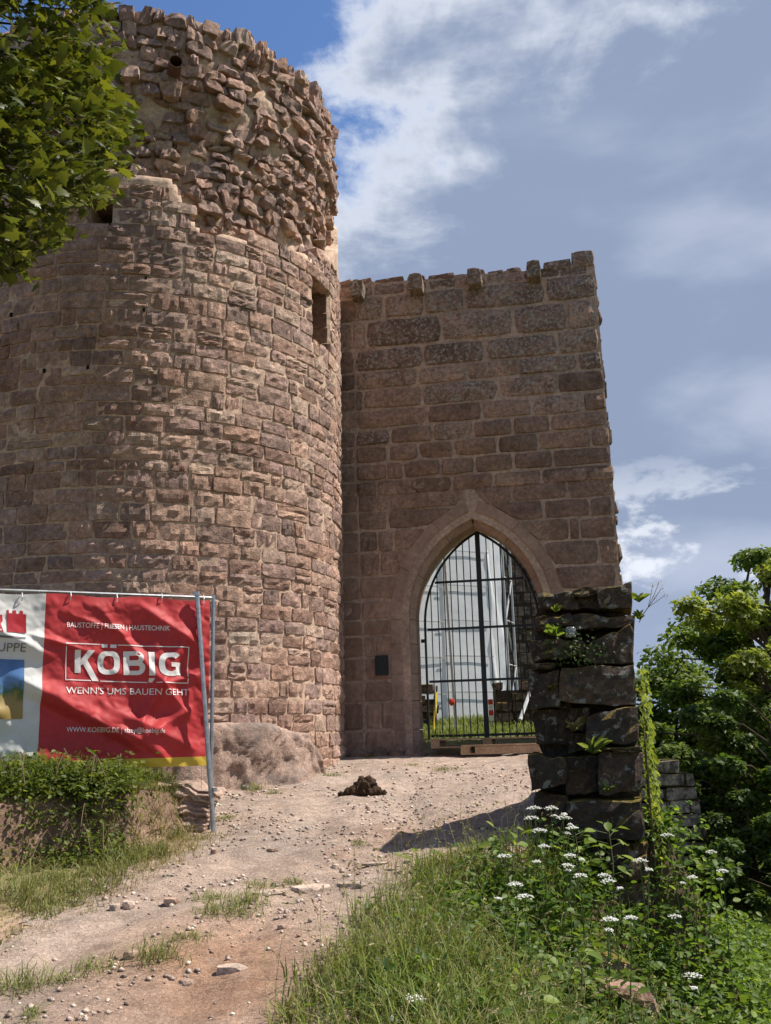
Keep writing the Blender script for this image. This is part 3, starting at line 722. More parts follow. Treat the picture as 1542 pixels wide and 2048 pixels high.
# plaque
def build_small_wall_things():
    s, z = wpix(764, 1331, .05); mb = MB(); ax = np.array([[WD[0], WD[1], 0], [WN[0], WN[1], 0], [0, 0, 1]])
    p = thing('plaque', 'small dark square plaque on the wall left of the gate', 'plaque', wmap(s, z-.16, .03))
    MB().box(wmap(s, z, .05), (.215, .03, .315), ax).build('plate', 'plaque', p)
    f = MB()
    for ds, dz, w, h in ((0, .155, .225, .016), (0, -.155, .225, .016), (-.105, 0, .016, .29), (.105, 0, .016, .29)): f.box(wmap(s+ds, z+dz, .068), (w, .012, h), ax)
    f.build('frame', 'iron', p)
    for q in range(6): MB().box(wmap(s-.004*(q % 3), z+.105-q*.042, .0665), (.15-.03*(q % 2), .003, .010), ax).build('raised_line', 'iron', p)
build_small_wall_things()


# --- iron gate
GN = -.92            # depth of the gate plane behind the wall face
def build_gate():
    g = thing('iron_gate', 'closed black iron bar gate filling the pointed arch', 'gate', wmap(0, 1.55, GN))
    hw = 1.0; rise = RISE-.04; z0 = 1.60; zs = ZSPR-.02; pr = arch_pts(hw, rise, 16); ax = np.array([[WD[0], WD[1], 0], [WN[0], WN[1], 0], [0, 0, 1]])
    pts = [(hw, z0)]+[(a, zs+b) for a, b in pr]+[(-a, zs+b) for a, b in pr[::-1][1:]]+[(-hw, z0)]
    V, F = tube([wmap(a, b, GN) for a, b in pts], .024, 6); part('frame', V, F, 'iron', g)
    top = lambda s: zs+float(np.interp(-abs(s), -pr[:, 0], pr[:, 1]))
    MB().box(wmap(0, (z0+top(0))/2, GN+.005), (.085, .05, top(0)-z0), ax).build('centre_stile', 'iron', g)
    n = 8
    for sd in (-1, 1):
        for i in range(1, n):
            s = sd*(.03+i*(hw-.03)/n); V, F = tube([wmap(s, z0, GN), wmap(s, top(s), GN)], .0105, 6); part('bar', V, F, 'iron', g)
    for px in (1161, 1255, 1360, 1470):
        z = wpix(957, px, GN)[1]; e = hw-.01
        if z > zs: e = float(np.interp(z-zs, pr[:, 1], pr[:, 0]))-.01
        for sd in (-1, 1): MB().box(wmap(sd*e/2, z, GN+.012), (e-.06, .014, .042), ax).build('crossbar', 'iron', g)
    for z in (1.9, 3.3): MB().box(wmap(-hw-.04, z, GN), (.08, .05, .06), ax).build('hinge', 'iron', g)
build_gate()


def build_pallets():
    rng = np.random.default_rng(3)
    for k, (s0, s1, n_, z0, lab) in enumerate(((-.80, 1.0, -.02, 1.46, 'upper wooden pallet lying across the gate sill'), (-.28, .98, .44, 1.30, 'lower wooden pallet resting on the path before the gate'))):
        ax = np.array([[WD[0], WD[1], 0], [WN[0], WN[1], 0], [0, 0, 1]])
        p = thing('wooden_pallet', lab, 'pallet', wmap((s0+s1)/2, z0, n_), 'pallets in the gateway')
        L = s1-s0; zb = z0
        if k == 1: zb = max(z0, GZ(*wmap((s0+s1)/2, 0, n_)[:2])+.0)
        for j in range(3):
            nn = n_-.36+j*.36
            MB().box(wmap((s0+s1)/2, zb+.012, nn), (L, .10, .022), ax).build('bottom_board', 'wood', p)
            for i in range(3): MB().box(wmap(s0+.07+i*(L-.14)/2, zb+.062, nn), (.14, .10, .078), ax).build('block', 'wood', p)
        for i in range(3): MB().box(wmap(s0+.07+i*(L-.14)/2, zb+.112, n_), (.14, .82, .022), ax).build('stringer_board', 'wood', p)
        for j in range(5):
            MB().box(wmap((s0+s1)/2+rng.normal(0, .006), zb+.134, n_-.36+j*.18), (L, .12, .022), ax).build('deck_board', 'wood', p)
        if k == 1: MB().box(wmap((s0+s1)/2+.1, zb+.06, n_+.428), (L-.25, .022, .115), ax).build('front_board', 'wood', p)
build_pallets()


# ------------------------------------------------------------------ courtyard behind the gate
def build_courtyard():
    rng = np.random.default_rng(8)
    # sheeted scaffold
    Y = 22.; t = thing('scaffold_sheeting', 'white plastic sheeting hung on a scaffold behind the gate', 'sheeting', (0.2, Y, 2.0))
    x0, x1 = atY(800, 1300, Y)[0], atY(985, 1300, Y)[0]; zt = 8.9
    xs_ = np.linspace(x0-1.2, x1, 4)
    for i in range(3):
        u, v = np.meshgrid(np.linspace(xs_[i], xs_[i+1]+.12, 14), np.linspace(1.95, zt, 50)); y = Y+(u-x1)*.5+.018*fbm2(u, v, 1.3, 2, 5+i)-.04*i
        V = np.stack([u, y, v], -1).reshape(-1, 3); I = np.arange(len(V)).reshape(u.shape); F = np.stack([I[:-1, :-1], I[:-1, 1:], I[1:, 1:], I[1:, :-1]], -1).reshape(-1, 4)
        sh_ = part('sheet', V, F, 'tarp', t, None, True)
        for zz in np.arange(2.5, 8.8, .78): MB().box((xs_[i]*.5+xs_[i+1]*.5, Y+(xs_[i]*.5+xs_[i+1]*.5-x1)*.5-.05-.04*i, zz+.04*i), (np.hypot(1, .5)*(xs_[i+1]-xs_[i]), .012, .028), np.array([[.894, .447, 0], [-.447, .894, 0], [0, 0, 1.]])).build('seam', 'galv', sh_)
    # narrow return sheet towards the right, brighter in the light
    u, v = np.meshgrid(np.linspace(0, 1, 8), np.linspace(1.95, zt, 50)); X = x1+.30*u+.03*np.sin(v*3+u*4); yy = Y-.1+.25*u+.04*fbm2(u, v, 2, 2, 3)
    V = np.stack([X, yy, v], -1).reshape(-1, 3); I = np.arange(len(V)).reshape(u.shape); F = np.stack([I[:-1, :-1], I[:-1, 1:], I[1:, 1:], I[1:, :-1]], -1).reshape(-1, 4)
    part('sheet', V, F, 'tarp', t, None, True)
    s = thing('scaffold', 'galvanised tube scaffold with diagonal braces at the sheeting edge', 'scaffold', (x1+.5, Y, 2.0))
    for x, y in ((x1+.36, Y+.2), (x1+.62, Y+.9), (x0+1.0, Y-.12)):
        V, F = tube([(x, y, GZ(x, y)), (x, y, zt+.1)], .026, 7); part('standard', V, F, 'galv', s)
    for i, z in enumerate(np.arange(2.2, 8.2, 1.0)):
        a, b = ((x1+.36, Y+.2, z), (x1+.62, Y+.9, z+1.)); 
        if i % 2: a, b = (a[0], a[1], z+1.), (b[0], b[1], z)
        V, F = tube([a, b], .02, 6); part('brace', V, F, 'galv', s)
        V, F = tube([(x1+.36, Y+.2, z), (x1+.62, Y+.9, z)], .02, 6); part('ledger', V, F, 'galv', s)
    # ruined walls in the yard
    def ruin(name, label, x0, x1, y, z0, z1, h, L, th=.7, ragged=.2):
        w = thing(name, label, 'wall', ((x0+x1)/2, y, z0)); MB().box(((x0+x1)/2, y+th/2+.05, (z0+z1)/2-.1), (x1-x0-.08, th, z1-z0-.1)).build('mortar_core', 'ruin_core', w)
        z = z0
        while z < z1:
            x = x0
            while x < x1-.05:
                l = min(np.clip(rng.normal(L, L*.25), L*.5, L*1.6), x1-x); hh = h*(1+rng.normal(0, .08))
                if not (z+hh > z1-ragged and rng.random() < .4):
                    V, F = stone([(x+.01, z+.01), (x+l-.01, z+.01), (x+l-.01, z+hh-.01), (x+.01, z+hh-.01)], .3, rng, .03, .02, 3, 3, .2, .012, .3)
                    part('stone', np.stack([V[:, 0], y-V[:, 2], V[:, 1]], -1), F, 'ruin_stone', w, np.array([.20, .145, .115])*(1+rng.normal(0, .15)))
                x += l
            z += h
    xa = atY(996, 1300, 24)[0]; ruin('courtyard_wall', 'tall grey ruined wall beyond the scaffold, seen through the gate', xa+.2, xa+2.6, 24.2, 2.1, 6.9, .3, .5)
    xa = atY(988, 1400, 20)[0]; ruin('courtyard_wall', 'low dark broken wall right of the centre stile behind the gate', xa, xa+1.6, 20., 1.7, atY(990, 1366, 20)[2], .2, .32, .5)
    xa = atY(846, 1400, 20)[0]; ruin('courtyard_wall', 'low broken wall stub at the left edge of the gateway view', xa-.6, xa+.32, 20.2, 1.7, atY(870, 1382, 20)[2], .2, .3, .5)
    # leaning poles, hose, red lid, barrier piece
    def pole(label, a, b, r, mat, cat='pole', name='leaning_pole'):
        V, F = tube([a, b], r, 7); tag(part(name, V, F, mat, base=True), label, cat)
    pole('pale upright scaffold tube in front of the sheeting', atY(912, 1452, 19)-[0, 0, .1], atY(888, 1100, 19), .03, 'galv')
    pole('yellow slat leaning by the low wall behind the gate', atY(868, 1462, 18.6), atY(872, 1385, 18.9), .025, 'plastic_yellow', 'slat', 'yellow_slat')
    pole('grey plank leaning on the right low wall behind the gate', atY(1040, 1440, 19.3), atY(1062, 1378, 19.9), .04, 'galv', 'plank', 'leaning_plank')
    c = atY(904, 1404, 18.7); V, F = stone([(-.055, -.065), (.055, -.065), (.055, .065), (-.055, .065)], .06, rng, .03, .01, 5, 4, .3, .004, .9)
    tag(part('red_bucket', np.stack([c[0]+V[:, 0], c[1]-V[:, 2], c[2]+V[:, 1]], -1), F, 'plastic_red'), 'red bucket hanging on the pale tube behind the gate', 'bucket')
    b = thing('barrier_board', 'red and white barrier board standing behind the gate stile', 'barrier', atY(982, 1442, 18.8))
    c = atY(982, 1420, 18.8)
    for q in range(4): MB().box(c+np.array([0, 0, -.15+.1*q]), (.09, .02, .098)).build('stripe', 'plastic_red' if q % 2 else 'plastic_white', b)
    MB().box(c+np.array([0, .02, -.22]), (.03, .02, .3)).build('leg', 'galv', b)
build_courtyard()


# ------------------------------------------------------------------ bedrock under the tower, rock ledge of the bank
def rock(name, label, pts_fn, nu, nv, mat, tint):
    u, v = np.meshgrid(np.linspace(0, 1, nu), np.linspace(0, 1, nv)); V = pts_fn(u, v).reshape(-1, 3)
    I = np.arange(nu*nv).reshape(nv, nu); F = np.stack([I[:-1, :-1], I[:-1, 1:], I[1:, 1:], I[1:, :-1]], -1).reshape(-1, 4)
    return tag(part(name, V, F, mat, None, tint, False), label, 'rock')
def bed(u, v):
    a0, _ = tpix(300, 1480); a1, _ = tpix(640, 1500); a = a0-.15+u*(a1-a0+.15)
    topz = np.interp(u, [0, .6, .8, .9, 1], [1.95, 1.86, 1.72, 1.45, 1.12])
    prof = np.interp(v, [0, .62, .74, 1], [.0, .86, 1., 1.]); z = .75+(topz-.75)*prof
    r = TR+np.interp(v, [0, .3, .6, .72, .82, 1], [.50, .46, .40, .36, .06, -.1])*np.interp(u, [0, .75, 1], [1, .85, .25])
    p = tmap(TH_CAM+a, z, r); q_ = fbm(p, 1.6, 2, 2); k = .09*np.round(q_*2.5)/2.5+.02*fbm(p, 5, 2, 7)
    dg = .022*np.abs(((p[..., 0]*1.0+p[..., 2]*1.6)*9) % 1-.5)*2
    r = r+k+dg*sstep(.75, .6, v); return tmap(TH_CAM+a, z+.03*fbm(p, 3, 2, 9)*(v > .5), r)
rock('rock_outcrop', 'chiselled bedrock ledge at the foot of the round tower', bed, 90, 34, 'bedrock', (.315, .225, .18))
def ledge(u, v):
    x = -2.60+.64*u; yb = 10.25+.35*u; base = .66+.10*u
    top = np.interp(u, [0, .3, .8, 1], [1.1, 1.24, 1.22, 1.08]); w = np.clip((v-.0)/.8, 0, 1); z = base-.15+(top-base+.15)*w
    lay = .055*(np.floor(w*9+.8*fbm2(x, z, 3, 2, 2)) % 2)+.03*(np.floor(w*23+fbm2(x, z, 5, 2, 6)) % 2)
    y = yb-.20+.12*v-lay+np.where(v > .8, (v-.8)*3.2, 0)+.05*fbm2(x, z, 4, 3, 8)+.2*(u > .97)
    x = x+.03*fbm2(z, y, 6, 2, 5); return np.stack([x+.16*v*(u > .9), y, z+.02*fbm2(x, y, 8, 2, 1)], -1)
rock('rock_outcrop', 'low layered sandstone ledge behind the leaning pole foot', ledge, 60, 60, 'bedrock', (.37, .26, .205))


# ------------------------------------------------------------------ ruined wall stub
SY = 9.55
def build_stub():
    rng = np.random.default_rng(21)
    S = thing('ruined_wall', 'dark mossy broken wall end with stepped stones beside the path', 'wall', (1.9, SY+.5, 0.2))
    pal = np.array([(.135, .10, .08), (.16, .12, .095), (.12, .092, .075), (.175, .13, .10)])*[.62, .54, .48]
    D = np.array([.235, 1, 0]); D /= np.linalg.norm(D); Rr = np.array([D[1], -D[0], 0.])
    def blk(x0, y0, x1, y1, dep=.7, out=0., t=None, tl=0, tr=0, bulge=.04, rough=.03, mat='ruin_stone'):
        Y = SY-out; p0 = atY(1000+x0/2.845, 1080+y1/2.845, Y); p1 = atY(1000+x1/2.845, 1080+y0/2.845, Y)
        w, h = p1[0]-p0[0], p1[2]-p0[2]; a, b = tl/2.845*Y/FPX, tr/2.845*Y/FPX
        V, F = stone([(0, 0), (w, 0), (w, h-b), (0, h-a)], dep, rng, bulge*.5, rough*1.1, 9, 6, .06, .016, .06, 9.)
        P = np.array([p0[0], Y, p0[2]])+V[:, :1]*np.array([1., 0, 0])-V[:, 2:3]*D+V[:, 1:2]*np.array([0, 0, 1.])
        P[:, 2] += .02*fbm(P, 5, 2, 3)
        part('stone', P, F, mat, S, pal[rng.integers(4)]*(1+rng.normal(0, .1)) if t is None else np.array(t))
    L = [(565, 238, 757, 398, .8, .02, 45, 0), (222, 285, 440, 402, .7, -.05, 0, 8), (432, 258, 545, 325, .35, .02, 0, 12), (430, 325, 575, 400, .6, -.12, 0, 0),
         (192, 412, 400, 505, .8, .02, 20, 0), (402, 418, 768, 492, .9, .0, 0, 12), (185, 545, 470, 692, .75, .05, 0, 30), (478, 492, 757, 692, .8, .02, 75, 0),
         (300, 500, 470, 560, .5, -.22, 0, 0), (182, 700, 292, 742, .6, .03, 0, 0), (178, 745, 322, 965, .7, .02, 0, 14), (352, 697, 763, 934, .8, .05, 22, 0), (300, 760, 380, 960, .5, -.22, 0, 0),
         (200, 968, 400, 1185, .5, -.2, 0, 0), (392, 930, 498, 1100, .5, -.12, 0, 0), (400, 1100, 520, 1190, .5, -.2, 0, 0), (500, 945, 782, 1176, .85, .10, 34, 0),
         (183, 1190, 362, 1420, .7, .10, 10, 60), (362, 1225, 570, 1455, .5, -.16, 0, 0), (560, 1182, 797, 1215, .9, .08, 0, 0), (560, 1218, 800, 1450, .8, .02, 0, 0),
         (195, 1430, 385, 1560, .7, .02, 0, 20), (378, 1458, 812, 1705, .85, .08, 30, 0), (190, 1565, 390, 1720, .6, -.05, 0, 0),
         (620, 1712, 700, 1935, .6, -.02, 30, 0), (705, 1712, 830, 1790, .6, -.05, 0, 0), (702, 1790, 838, 1935, .7, .04, 40, 10), (400, 1712, 615, 1930, .5, -.16, 0, 0), (200, 1725, 395, 1935, .5, -.1, 0, 0),
         (560, 1945, 840, 2120, .7, .02, 20, 0), (300, 1945, 555, 2150, .5, -.08, 0, 0), (620, 2130, 860, 2330, .7, .0, 30, 0), (380, 2150, 610, 2340, .5, -.04, 0, 0)]
    for x0, y0, x1, y1, dep, out, tl, tr in L: blk(x0, y0, x1, y1, dep, out, None, tl, tr)
    # core with falling back slope, behind the toothed end
    def prof(d): return np.interp(d, [0, .5, 1.0, 1.6, 2.2, 3.0, 3.4], [3.0, 2.85, 2.35, 1.9, 1.45, .95, .6])
    xl, xrr = atY(1072, 1500, SY)[0]+.03, atY(1275, 1500, SY)[0]-.03
    mb = MB(); nd, nzz = 24, 30; V = []; 
    dd = np.linspace(.42, 3.4, nd)
    prm = np.linspace(0, 1, 60)
    G = []
    for d in dd:
        zt = prof(d); w = xrr-xl; per = 2*(zt+1.2)+w; row = []
        for q in prm:
            e = q*per
            if e < zt+1.2: x, z = 0, -1.2+e
            elif e < zt+1.2+w: x, z = e-(zt+1.2), zt
            else: x, z = w, zt-(e-(zt+1.2+w))
            row.append(np.array([xl+x, SY, z])+D*d)
        G.append(row)
    G = np.array(G)
    G = G+.05*np.stack([fbm(G, 3.2, 3, 3), fbm(G, 3.2, 3, 13), fbm(G, 3.2, 3, 23)], -1)
    I = np.arange(nd*60).reshape(nd, 60); F = [list(map(int, f)) for f in np.stack([I[:-1, :-1], I[:-1, 1:], I[1:, 1:], I[1:, :-1]], -1).reshape(-1, 4)]+[[int(i) for i in I[0]][::-1]]+[[int(i) for i in I[-1]]]
    part('rubble_core', G.reshape(-1, 3), F, 'ruin_core', S)
    # stones along both long faces
    for side, xo in ((-1, xl-.03), (1, xrr+.02)):
        z = -1.1
        while z < 2.9:
            h = np.clip(rng.normal(.32, .05), .22, .42); d = .75 if side < 0 else .8
            while d < 3.3:
                l = np.clip(rng.normal(.5, .12), .3, .8)
                if prof(d+l) > z+h*.75:
                    V, F = stone([(0, z+.01), (l-.02, z+.01), (l-.02, z+h-.01), (0, z+h-.01)], .2, rng, .03, .025, 4, 3, .15, .015, .3)
                    P = np.array([xo, SY, 0])+D*(d+V[:, :1])+np.array([side, 0, 0])*V[:, 2:3]+np.array([0, 0, 1])*V[:, 1:2]
                    if side < 0: F = [f[::-1] for f in F]
                    part('stone', P, F, 'ruin_stone', S, pal[rng.integers(4)]*1.5)
                d += l
            z += h
    # fallen remains of the wall line nearer the camera
    for k, (px, py, Y, w, h, t) in enumerate(((1262, 1990, 7.6, .36, .10, (.34, .21, .155)), (1225, 1925, 8.3, .3, .10, (.25, .17, .13)))):
        c = atY(px, py, Y); V, F = stone([(-w/2, -h/2), (w/2, -h/2), (w/2, h/2), (-w/2, h/2*1.1)], .22, rng, .03, .03, 6, 4, .12, .02, .2)
        P = c+np.stack([V[:, 0], -V[:, 2], V[:, 1]-V[:, 0]*.25], -1)
        tag(part('fallen_stone', P, F, 'ruin_stone' if k else 'bedrock', None, t), ['reddish flat stone lying in the weeds at bottom right', 'brown stone in dry grass below the ruined wall', 'upright stone at the bottom edge in the wall line', 'narrow pale stone at the foot of the ruined wall'][k], 'stone', 'fallen stones of the ruined wall')
    return S
build_stub()


def build_far_ruin():
    rng = np.random.default_rng(31); Y = 19.; S = thing('ruined_wall', 'pale grey wall fragment with sloping broken edge below the trees', 'wall', atY(1350, 1700, Y))
    edge = np.array([(1520, 1372), (1545, 1385), (1590, 1397), (1640, 1408), (1700, 1420), (1800, 1426)], float)
    ys = np.arange(1520, 1800, 27.); core = MB()
    for i, y in enumerate(ys):
        xe = np.interp(y+14, edge[:, 0], edge[:, 1])-(18-14*min(i, 1)) if i == 0 else np.interp(y+14, edge[:, 0], edge[:, 1]); x = 1270+10*(i % 2)
        while x < xe-6:
            w = min(np.clip(rng.normal(48, 12), 26, 70), xe-x)
            if xe-x-w < 14: w = xe-x
            p0 = atY(x, y+26, Y); p1 = atY(x+w-1.5, y, Y); V, F = stone([(p0[0], p0[2]), (p1[0], p0[2]), (p1[0], p1[2]), (p0[0], p1[2])], .5, rng, .03, .02, 4, 3, .15, .012, .25)
            part('stone', np.stack([V[:, 0], Y-V[:, 2], V[:, 1]], -1), F, 'ruin_stone', S, np.array([.42, .37, .325])*(1+rng.normal(0, .1))); x += w
        p0 = atY(1268, y+28, Y); p1 = atY(xe-8, y+4, Y); core.box(((p0[0]+p1[0])/2, Y+.28, (p0[2]+p1[2])/2), (p1[0]-p0[0], .5, p1[2]-p0[2]+.1))
    core.build('rubble_core', 'ruin_core', S)
build_far_ruin()


# ------------------------------------------------------------------ banner, fence, leaning pole
BR = atY(415, 1400, 10.5)[:2]; BA = math.atan2(.43, .90); BD = np.array([math.cos(BA), math.sin(BA)]); BN = np.array([BD[1], -BD[0]])
def bpix(px, py):
    d = ray(px, py); t = (BR@BN)/(d[:2]@BN); p = np.array([0, 0, EYE])+d*t; return float((p[:2]-BR)@BD), float(p[2])
BZ1 = bpix(200, 1193)[1]; BZ0 = bpix(400, 1531)[1]; BL = 3.35
def wrinkle(u, v):
    """out-of-plane folds of the sheet; u from -BL to 0, v height"""
    a = np.zeros_like(u)
    def fold(p, q, amp, wid, sharp=1.):
        d = np.array(q)-np.array(p); L = np.hypot(*d); d /= L; t = (u-p[0])*d[0]+(v-p[1])*d[1]; s = -(u-p[0])*d[1]+(v-p[1])*d[0]
        return amp*np.exp(-(np.abs(s)/(wid*1.15))**max(sharp, 1.6))*sstep(-.15, .25, t)*sstep(L+.15, L-.25, t)
    for p, q, am, wd, sh in (((-2.0, 2.35), (-.35, 1.42), .06, .10, 1.5), ((-1.8, 2.1), (-.6, 1.5), -.035, .06, 1.5), ((-1.15, 3.0), (-.2, 1.9), .028, .05, 1.2), ((-.75, 3.05), (-.05, 2.6), .022, .05, 1.), ((-1.5, 2.95), (-.9, 2.75), .016, .03, 1.),
                             ((-.25, 2.75), (-.75, 1.75), .03, .05, 1.2), ((-.15, 2.0), (-.7, 1.7), .028, .05, 1.), ((-1.0, 2.0), (-.1, 1.55), .03, .06, 1.2), ((-2.4, 2.9), (-1.6, 2.5), .03, .06, 1.2), ((-1.9, 2.75), (-1.2, 2.55), .014, .025, 1.),
                             ((-.05, 2.35), (-.6, 2.2), .018, .035, 1.), ((-.9, 1.75), (-.45, 1.45), -.024, .03, 1.), ((-3.2, 2.6), (-2.0, 1.9), .04, .09, 1.4)):
        a = a+fold(p, q, am, wd, sh)
    a = a+.022*fbm2(u, v, 2.2, 3, 41)+.010*np.abs(fbm2(u+v*.6, v-u*.3, 5., 3, 44))
    return 1.9*a*sstep(-.02, .18, BZ1-v+.04)+.015
def bmap(u, v, n=0.):
    w = wrinkle(u, v)+n; return np.stack([BR[0]+u*BD[0]+w*BN[0], BR[1]+u*BD[1]+w*BN[1], v+.012*np.sin(u*7)*sstep(.2, 0, np.abs(v-BZ1))], -1)
def build_banner():
    B = thing('banner', 'large red and white advertising banner hung on the site fence', 'banner', (BR[0]+BD[0]*-1.6, BR[1]+BD[1]*-1.6, BZ0))
    ured = bpix(86, 1300)[0]; zy = bpix(400, 1513)[1]
    def sheet(u0, u1, v0, v1, mat, name):
        nu, nv = max(3, int((u1-u0)/.011)), max(3, int((v1-v0)/.011)); u, v = np.meshgrid(np.linspace(u0, u1, nu), np.linspace(v0, v1, nv)); V = bmap(u, v).reshape(-1, 3)
        I = np.arange(nu*nv).reshape(nv, nu); F = np.stack([I[:-1, :-1], I[:-1, 1:], I[1:, 1:], I[1:, :-1]], -1).reshape(-1, 4); return part(name, V, F, mat, B, None, True)
    sheet(ured, 0., zy, BZ1, 'vinyl_red', 'red_panel'); sheet(-BL, ured, BZ0, BZ1, 'vinyl_white', 'white_panel'); sheet(ured, 0., BZ0, zy, 'vinyl_yellow', 'yellow_band')
    def plate(poly, mat, name='print', parent=B, n=.006, step=.05):
        bm = bmesh.new(); bm.faces.new([bm.verts.new((u, v, 0)) for u, v in poly])
        finish(bm, mat, name, n, parent, step)
    def finish(bm, mat, name, n, parent=B, step=.05, split=False):
        bmesh.ops.triangulate(bm, faces=bm.faces[:])
        for _ in range(6):
            e = [e for e in bm.edges if e.calc_length() > step]
            if not e: break
            bmesh.ops.subdivide_edges(bm, edges=e, cuts=1); bmesh.ops.triangulate(bm, faces=[f for f in bm.faces if len(f.verts) > 3])
        bm.verts.ensure_lookup_table(); P = np.array([v.co[:2] for v in bm.verts]); F = [[v.index for v in f.verts] for f in bm.faces]; bm.verts.index_update(); F = [[v.index for v in f.verts] for f in bm.faces]; bm.free()
        if not split: return part(name, bmap(P[:, 0], P[:, 1], n), F, mat, parent, None, True)
        lab = np.arange(len(P)); Fa = np.array(F)        # one part for each letter: pieces that overlap along the line belong together
        while True:
            mn = lab[Fa].min(1); old = lab.copy(); [np.minimum.at(lab, Fa[:, q], mn) for q in range(3)]
            if (lab == old).all(): break
        isl = sorted((P[lab == q, 0].min(), P[lab == q, 0].max(), q) for q in set(lab.tolist())); grp = []
        for lo, hi, q in isl:
            if grp and lo < grp[-1][0]-.001: grp[-1][1].append(q); grp[-1][0] = max(hi, grp[-1][0])
            else: grp.append([hi, [q]])
        for hi, qs in grp:
            sel = np.isin(lab, qs); idx = np.nonzero(sel)[0]; mp = np.full(len(P), -1); mp[idx] = np.arange(len(idx)); f = mp[Fa[sel[Fa[:, 0]]]]
            part(name, bmap(P[idx, 0], P[idx, 1], n), f, mat, parent, None, True)
    def text(s, px0, px1, pyb, h, mat, off=.0, name='lettering', step=.015):
        cu = bpy.data.curves.new('t', 'FONT'); cu.body = s; cu.size = 1; cu.offset = off; cu.resolution_u = 3; o = bpy.data.objects.new('t', cu); COL.objects.link(o)
        dg = bpy.context.evaluated_depsgraph_get(); dg.update(); me = bpy.data.meshes.new_from_object(o.evaluated_get(dg)); COL.objects.unlink(o); bpy.data.objects.remove(o)
        bm = bmesh.new(); bm.from_mesh(me); bpy.data.meshes.remove(me)
        X = np.array([v.co[0] for v in bm.verts]); lo, hi = X.min(), X.max(); u0, v0 = bpix(px0, pyb[0]); u1, v1 = bpix(px1, pyb[1])
        for v in bm.verts:
            t = (v.co[0]-lo)/(hi-lo); v.co = (u0+(u1-u0)*t, v0+(v1-v0)*t+v.co[1]*h/.70, 0)
        finish(bm, mat, 'letter', .009, B, step, True)
    C5 = lambda x, y: (x/2.203, 1150+y/2.203)
    sc = 10.4/FPX
    def T(s, x0, x1, yb0, yb1, hpx, mat, off=0., **k): text(s, C5(x0, 0)[0], C5(x1, 0)[0], (C5(0, yb0)[1], C5(0, yb1)[1]), hpx/2.203*sc, mat, off, **k)
    T('BAUSTOFFE | FLIESEN | HAUSTECHNIK', 293, 741, 231, 249, 21, 'print_white', .004)
    T("WENN'S UMS BAUEN GEHT", 286, 824, 523, 532, 27, 'print_white', .0)
    T('WWW.KOEBIG.DE | alzey@koebig.de', 292, 714, 691, 697, 20, 'print_white', .0)
    def P5(*pts): return [bpix(*C5(x, y)) for x, y in pts]
    # KÖBIG, drawn as in the photograph: K with a long leg, dots above the frame, I with a tail
    def poly(*pts): plate(P5(*pts), 'print_white', 'letter')
    poly((327, 432), (327, 332), (353, 332), (353, 433)); poly((353, 376), (386, 332), (416, 333), (370, 391), (353, 400)); poly((358, 384), (381, 372), (433, 468), (404, 468))
    def ringltr(cx, cy, rx, ry, t, a0, a1, name='letter'):
        a = np.linspace(math.radians(a0), math.radians(a1), 30); se = lambda q: np.sign(q)*np.abs(q)**.72
        for i in range(29):
            p = [(cx+rx*se(math.cos(b)), cy-ry*se(math.sin(b))) for b in (a[i], a[i+1])]; q = [(cx+(rx-t)*se(math.cos(b)), cy-(ry-t*.85)*se(math.sin(b))) for b in (a[i], a[i+1])]; yield [p[0], p[1], q[1], q[0]]
    def strip(gen):
        bm = bmesh.new()
        for q in gen: bm.faces.new([bm.verts.new((*bpix(*C5(x, y)), 0)) for x, y in q])
        bmesh.ops.remove_doubles(bm, verts=bm.verts[:], dist=.0005); finish(bm, 'print_white', 'letter', .006)
    strip(ringltr(477, 388, 49, 52, 25, 0, 360))
    poly((446, 305), (472, 306), (472, 321), (446, 320)); poly((484, 307), (511, 308), (511, 323), (484, 322))
    def Bl():
        x0, x1, y0, y1 = 541, 634, 338, 442
        yield [(x0, y0), (x0+26, y0), (x0+26, y1), (x0, y1)]
        for (ya, yb, xe) in ((y0, y0+58, x1-6), (y0+44, y1, x1)):
            m = (ya+yb)/2; r = (yb-ya)/2; yield [(x0+26, ya), (xe-r, ya), (xe-r, ya+19), (x0+26, ya+19)]; yield [(x0+26, yb-19), (xe-r, yb-19), (xe-r, yb), (x0+26, yb)]
            a = np.linspace(-math.pi/2, math.pi/2, 9)
            for i in range(8): yield [(xe-r+r*math.cos(a[i]), m+r*math.sin(a[i])), (xe-r+r*math.cos(a[i+1]), m+r*math.sin(a[i+1])), (xe-r+(r-22)*math.cos(a[i+1]), m+(r-19)*math.sin(a[i+1])), (xe-r+(r-22)*math.cos(a[i]), m+(r-19)*math.sin(a[i]))]
    strip(Bl())
    poly((650, 340), (676, 341), (674, 446), (650, 445)); poly((650, 456), (674, 457), (664, 476), (650, 474))
    strip(ringltr(742, 396, 49, 52, 25, 40, 318)); poly((744, 388), (789, 389), (789, 444), (766, 444), (766, 408), (744, 407))
    for q in (((288, 300), (440, 305), (440, 309), (288, 304)), ((517, 308), (826, 320), (826, 324), (517, 312)), ((822, 324), (826, 324), (824, 480), (820, 480)), ((288, 304), (292, 304), (289, 464), (285, 464)), ((285, 460), (398, 464), (398, 468), (285, 464)), ((440, 466), (645, 473), (645, 477), (440, 470)), ((680, 474), (820, 476), (820, 480), (680, 478))): plate(P5(*q), 'print_white', 'logo_frame')
    # white part: castle emblem, rule, letters, printed picture
    plate(P5((28, 254), (28, 155), (38, 155), (38, 170), (54, 171), (54, 156), (70, 157), (70, 172), (86, 173), (86, 158), (100, 159), (100, 174), (114, 175), (114, 258)), 'print_red', 'emblem')
